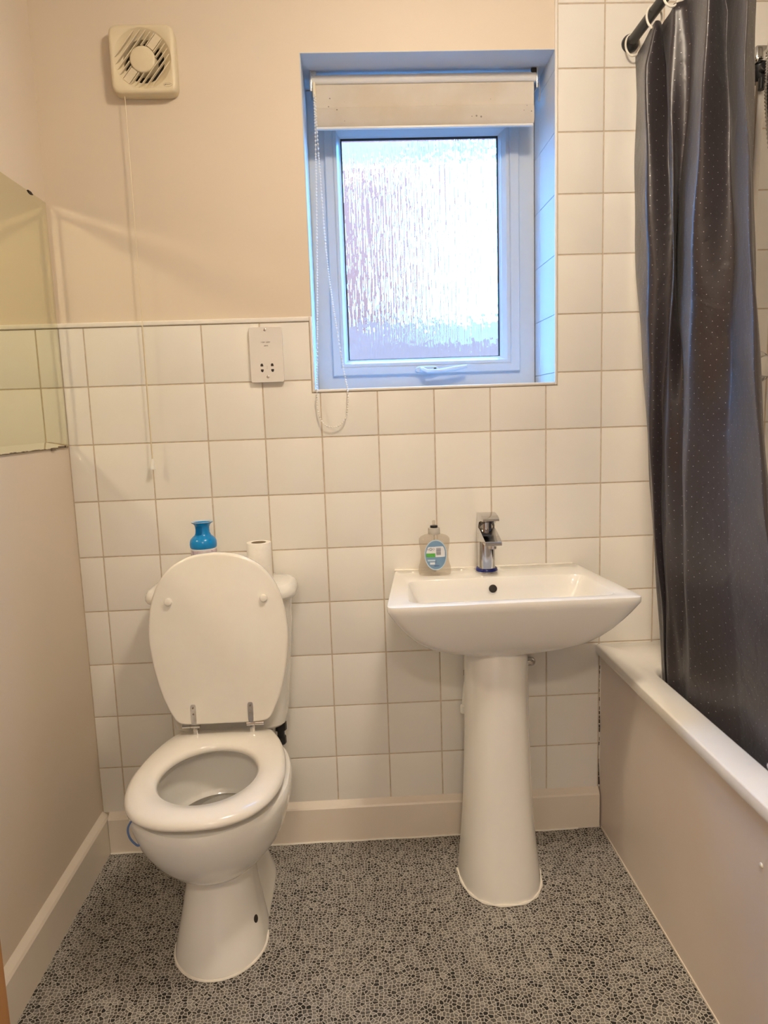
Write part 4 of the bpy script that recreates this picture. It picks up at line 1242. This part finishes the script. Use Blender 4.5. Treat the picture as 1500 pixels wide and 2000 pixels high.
def along(line, z):
    if z <= line[0][0]:
        (za, ya, xa), (zb, yb, xb) = line[0], line[1]
        t = (z - za) / (zb - za)
        return ya + (yb - ya) * t, xa
    if z >= line[-1][0]:
        return line[-1][1], line[-1][2]
    for k in range(len(line) - 1):
        if line[k][0] <= z <= line[k + 1][0]:
            t = (z - line[k][0]) / (line[k + 1][0] - line[k][0])
            p0, p1, p2, p3 = line[max(k - 1, 0)], line[k], line[k + 1], line[min(k + 2, len(line) - 1)]
            def q(i_):
                return 0.5 * (2 * p1[i_] + (p2[i_] - p0[i_]) * t + (2 * p0[i_] - 5 * p1[i_] + 4 * p2[i_] - p3[i_]) * t * t + (3 * p1[i_] - p0[i_] - 3 * p2[i_] + p3[i_]) * t ** 3)
            return q(1), q(2)
bm = bmesh.new()
uvl = bm.loops.layers.uv.new('UVMap')
grid, U = [], None
SEG = 22
for j in range(NZ + 1):
    z = TOPZ + (BOTZ - TOPZ) * j / NZ
    f = (TOPZ - z) / (TOPZ - BOTZ)
    pts = []
    for k, ln in enumerate(CREASES):
        y, x = along(ln, z)
        if k == 0:
            y = min(y, -0.008 - 0.01 * f)
        pts.append(Vector((x, y)))
    P = []
    n_ = len(pts)
    for k in range(n_ - 1):
        p0, p1, p2, p3 = pts[max(k - 1, 0)], pts[k], pts[k + 1], pts[min(k + 2, n_ - 1)]
        for m_ in range(SEG):
            t = m_ / SEG
            c_ = 0.5 * ((2 * p1) + (p2 - p0) * t + (2 * p0 - 5 * p1 + 4 * p2 - p3) * t * t + (3 * p1 - p0 - 3 * p2 + p3) * t ** 3)
            l_ = p1.lerp(p2, t)
            P.append(l_.lerp(c_, 0.55))
    P.append(pts[-1])
    gather = min(1.0, 0.45 + f / 0.10)
    if U is None or j == NZ // 2:
        U = [0.0]
        for a_, b_ in zip(P, P[1:]):
            U.append(U[-1] + (b_ - a_).length)
    row = []
    for i, p in enumerate(P):
        x = 1.443 + (p.x - 1.443) * gather
        s_ = i / len(P)
        x += 0.0022 * math.sin(s_ * 41 + z * 6.0) + 0.0015 * math.sin(z * 23 + s_ * 30)
        if z < 0.60:
            x = max(x, 1.4455) if z < 0.555 else x + max(0.0, 1.4455 - x) * (0.60 - z) / 0.045
        row.append(bm.verts.new((x, p.y, z)))
    grid.append(row)
for j in range(NZ):
    for i in range(len(grid[0]) - 1):
        fc = bm.faces.new((grid[j][i], grid[j][i + 1], grid[j + 1][i + 1], grid[j + 1][i]))
        for lp, (ii, jj) in zip(fc.loops, ((i, j), (i + 1, j), (i + 1, j + 1), (i, j + 1))):
            lp[uvl].uv = (U[ii], (TOPZ + (BOTZ - TOPZ) * jj / NZ))
cm = link('cloth', bm, M['curtain'], cu, angle=180)
sol = cm.modifiers.new('thickness', 'SOLIDIFY'); sol.thickness = 0.0008
for ry in (-0.020, -0.150, -0.240, -0.345, -0.445, -0.515):
    bm = bmesh.new()
    lean = 0.004
    tube(bm, [(RX + 0.019 * math.cos(2 * PI * i / 28) * (0.95), ry + lean * math.sin(2 * PI * i / 28), RZ - 0.012 + 0.027 * math.sin(2 * PI * i / 28)) for i in range(28)], 0.0026, n=8, closed=True)
    link('curtain_ring', bm, M['ringw'], cu)

# ------------------------------------------------------------------ shower behind the curtain
sr = thing('shower_riser', 'chrome shower riser bar with black slider, on the tiles right of the curtain', 'shower', (1.742, 0.0, 1.70))
bm = bmesh.new(); tube(bm, [(1.7475, -0.055, 2.085), (1.7470, -0.055, 2.03), (1.7365, -0.055, 1.655)], 0.0092, n=20)
link('bar', bm, M['plastic_grey'], sr)
bm = bmesh.new()
box(bm, 1.722, 1.764, -0.072, 0.0, 2.052, 2.092, bev=0.006, seg=3)
link('top_bracket', bm, M['chrome'], sr)
bm = bmesh.new()
box(bm, 1.725, 1.748, -0.068, 0.0, 1.600, 1.668, bev=0.004, seg=2)
link('bottom_bracket', bm, M['plastic_grey'], sr)
bm = bmesh.new()
lathe(bm, [(0.016, 2.010), (0.019, 2.014), (0.019, 2.048), (0.016, 2.051)], 1.744, -0.055, 24)
tube(bm, catmull([(1.744, -0.060, 2.032), (1.744, -0.070, 2.036), (1.743, -0.080, 2.038), (1.742, -0.086, 2.040)], 5), [0.014] * 12 + [0.012] * 4, n=12)
tube(bm, [(1.737, -0.074, 2.012), (1.735, -0.076, 1.985)], 0.008, n=10)
link('slider', bm, M['black'], sr)
bm = bmesh.new(); tube(bm, [(1.7335, -0.060, 2.01), (1.7235, -0.060, 1.63)], 0.003, n=8)
link('side_rod', bm, M['brown'], sr)
sh = thing('shower_hose', 'ribbed chrome shower hose hanging at the right edge beside the riser bar', 'hose', (1.742, -0.09, 1.5))
hp = catmull([(1.742, -0.100, 2.062), (1.741, -0.100, 2.020), (1.742, -0.100, 1.965), (1.749, -0.098, 1.90), (1.764, -0.095, 1.82), (1.805, -0.09, 1.70), (1.875, -0.085, 1.55), (1.90, -0.08, 1.40), (1.905, -0.075, 1.25), (1.885, -0.07, 1.18), (1.855, -0.062, 1.22), (1.835, -0.052, 1.275)], 60)
pts, radii = [], []
acc = 0.0
for a, b in zip(hp, hp[1:]):
    acc += (b - a).length
    if acc > 0.0016:
        acc = 0.0
        pts.append(b); radii.append(0.0105 if len(pts) % 4 < 2 else 0.0088)
bm = bmesh.new(); tube(bm, pts, radii, n=12)
link('hose', bm, M['chrome'], sh, angle=20)
bm = bmesh.new()
tube(bm, [(1.742, -0.100, 2.060), (1.745, -0.112, 2.10), (1.750, -0.135, 2.16), (1.755, -0.165, 2.20)], [0.011, 0.013, 0.014, 0.012], n=14)
lathe(bm, [(0.045, 2.188), (0.048, 2.196), (0.036, 2.214), (0.012, 2.222)], 1.757, -0.20, 28)
link('hand_shower', bm, M['chrome'], sh)
va = thing('shower_valve', 'round chrome shower valve on the tiled wall, at right edge by the curtain', 'valve', (1.800, 0.0, 1.312))
bm = bmesh.new(); lathe(bm, [(0.045, 0.0), (0.045, -0.004), (0.041, -0.012), (0.034, -0.014)], 1.790, 0, 36, axis='y', cz=1.312)
link('back_plate', bm, M['chrome'], va)
bm = bmesh.new(); lathe(bm, [(0.029, -0.014), (0.029, -0.050), (0.026, -0.054), (0.012, -0.055)], 1.790, 0, 30, axis='y', cz=1.312)
kb = link('knob', bm, M['chrome'], va)
bm = bmesh.new(); box(bm, 1.768, 1.773, -0.0565, -0.0545, 1.296, 1.318)
link('marker', bm, M['black'], kb, smooth=False)

# ------------------------------------------------------------------ door, standing open on the left next to the camera
dr = bpy.data.objects.new('door_1', None); COL.objects.link(dr); dr.location = (0.13, -1.43, 0.0); dr['kind'] = 'structure'
bm = bmesh.new()
d0, d1 = Vector((0.195, -1.86)), Vector((0.1725, -1.0))
dv = (d1 - d0).normalized(); nv = Vector((-dv.y, dv.x)) * 0.040
Q = [d0, d1, d1 + nv, d0 + nv]
loft(bm, [[(q.x, q.y, 0.008) for q in Q], [(q.x, q.y, 1.98) for q in Q]])
link('door_leaf', bm, M['wood'], dr, smooth=False)
bm = bmesh.new()
hp_ = d1 - dv * 0.06
hx_, hy_ = hp_.x, hp_.y
lathe(bm, [(0.024, hx_ - 0.004), (0.024, hx_ + 0.008), (0.010, hx_ + 0.010), (0.010, hx_ + 0.030), (0.024, hx_ + 0.036), (0.026, hx_ + 0.048), (0.018, hx_ + 0.058)], 0, hy_, 24, axis='x', cz=1.0)
link('door_knob', bm, M['chrome'], dr)

# ------------------------------------------------------------------ ceiling lamp (out of frame, lights the room)
def ceiling_lamp(x, y):
    la = thing('ceiling_lamp', 'round opal ceiling lamp, lit, above the middle of the bathroom', 'lamp', (x, y, ZC))
    bm = bmesh.new(); lathe(bm, [(0.125, ZC), (0.125, ZC - 0.018), (0.115, ZC - 0.022)], x, y, 32)
    link('base', bm, M['plastic'], la)
    bm = bmesh.new()
    lathe(bm, [(0.118, ZC - 0.0225)] + [(0.118 * math.cos(a), ZC - 0.030 - 0.075 * math.sin(a)) for a in [1.5 * k / 9 for k in range(10)]], x, y, 32)
    link('globe', bm, M['lamp'], la)
ceiling_lamp(1.0, -1.0)

def landing_fill_lamp(x, y):  # added unseen source, brightens the lower bathroom walls through the doorway
    la = thing('landing_fill_lamp', 'added fill lamp, unseen, on the landing outside the bathroom door', 'lamp', (x, y, ZC))
    bm = bmesh.new(); lathe(bm, [(0.150, ZC), (0.150, ZC - 0.018), (0.140, ZC - 0.022)], x, y, 32)
    link('base', bm, M['plastic'], la)
    bm = bmesh.new()
    lathe(bm, [(0.142, ZC - 0.0225)] + [(0.142 * math.cos(a), ZC - 0.028 - 0.07 * math.sin(a)) for a in [1.5 * k / 9 for k in range(10)]], x, y, 32)
    link('globe', bm, M['hall_fill_lamp'], la)
landing_fill_lamp(0.65, YF - 0.85)
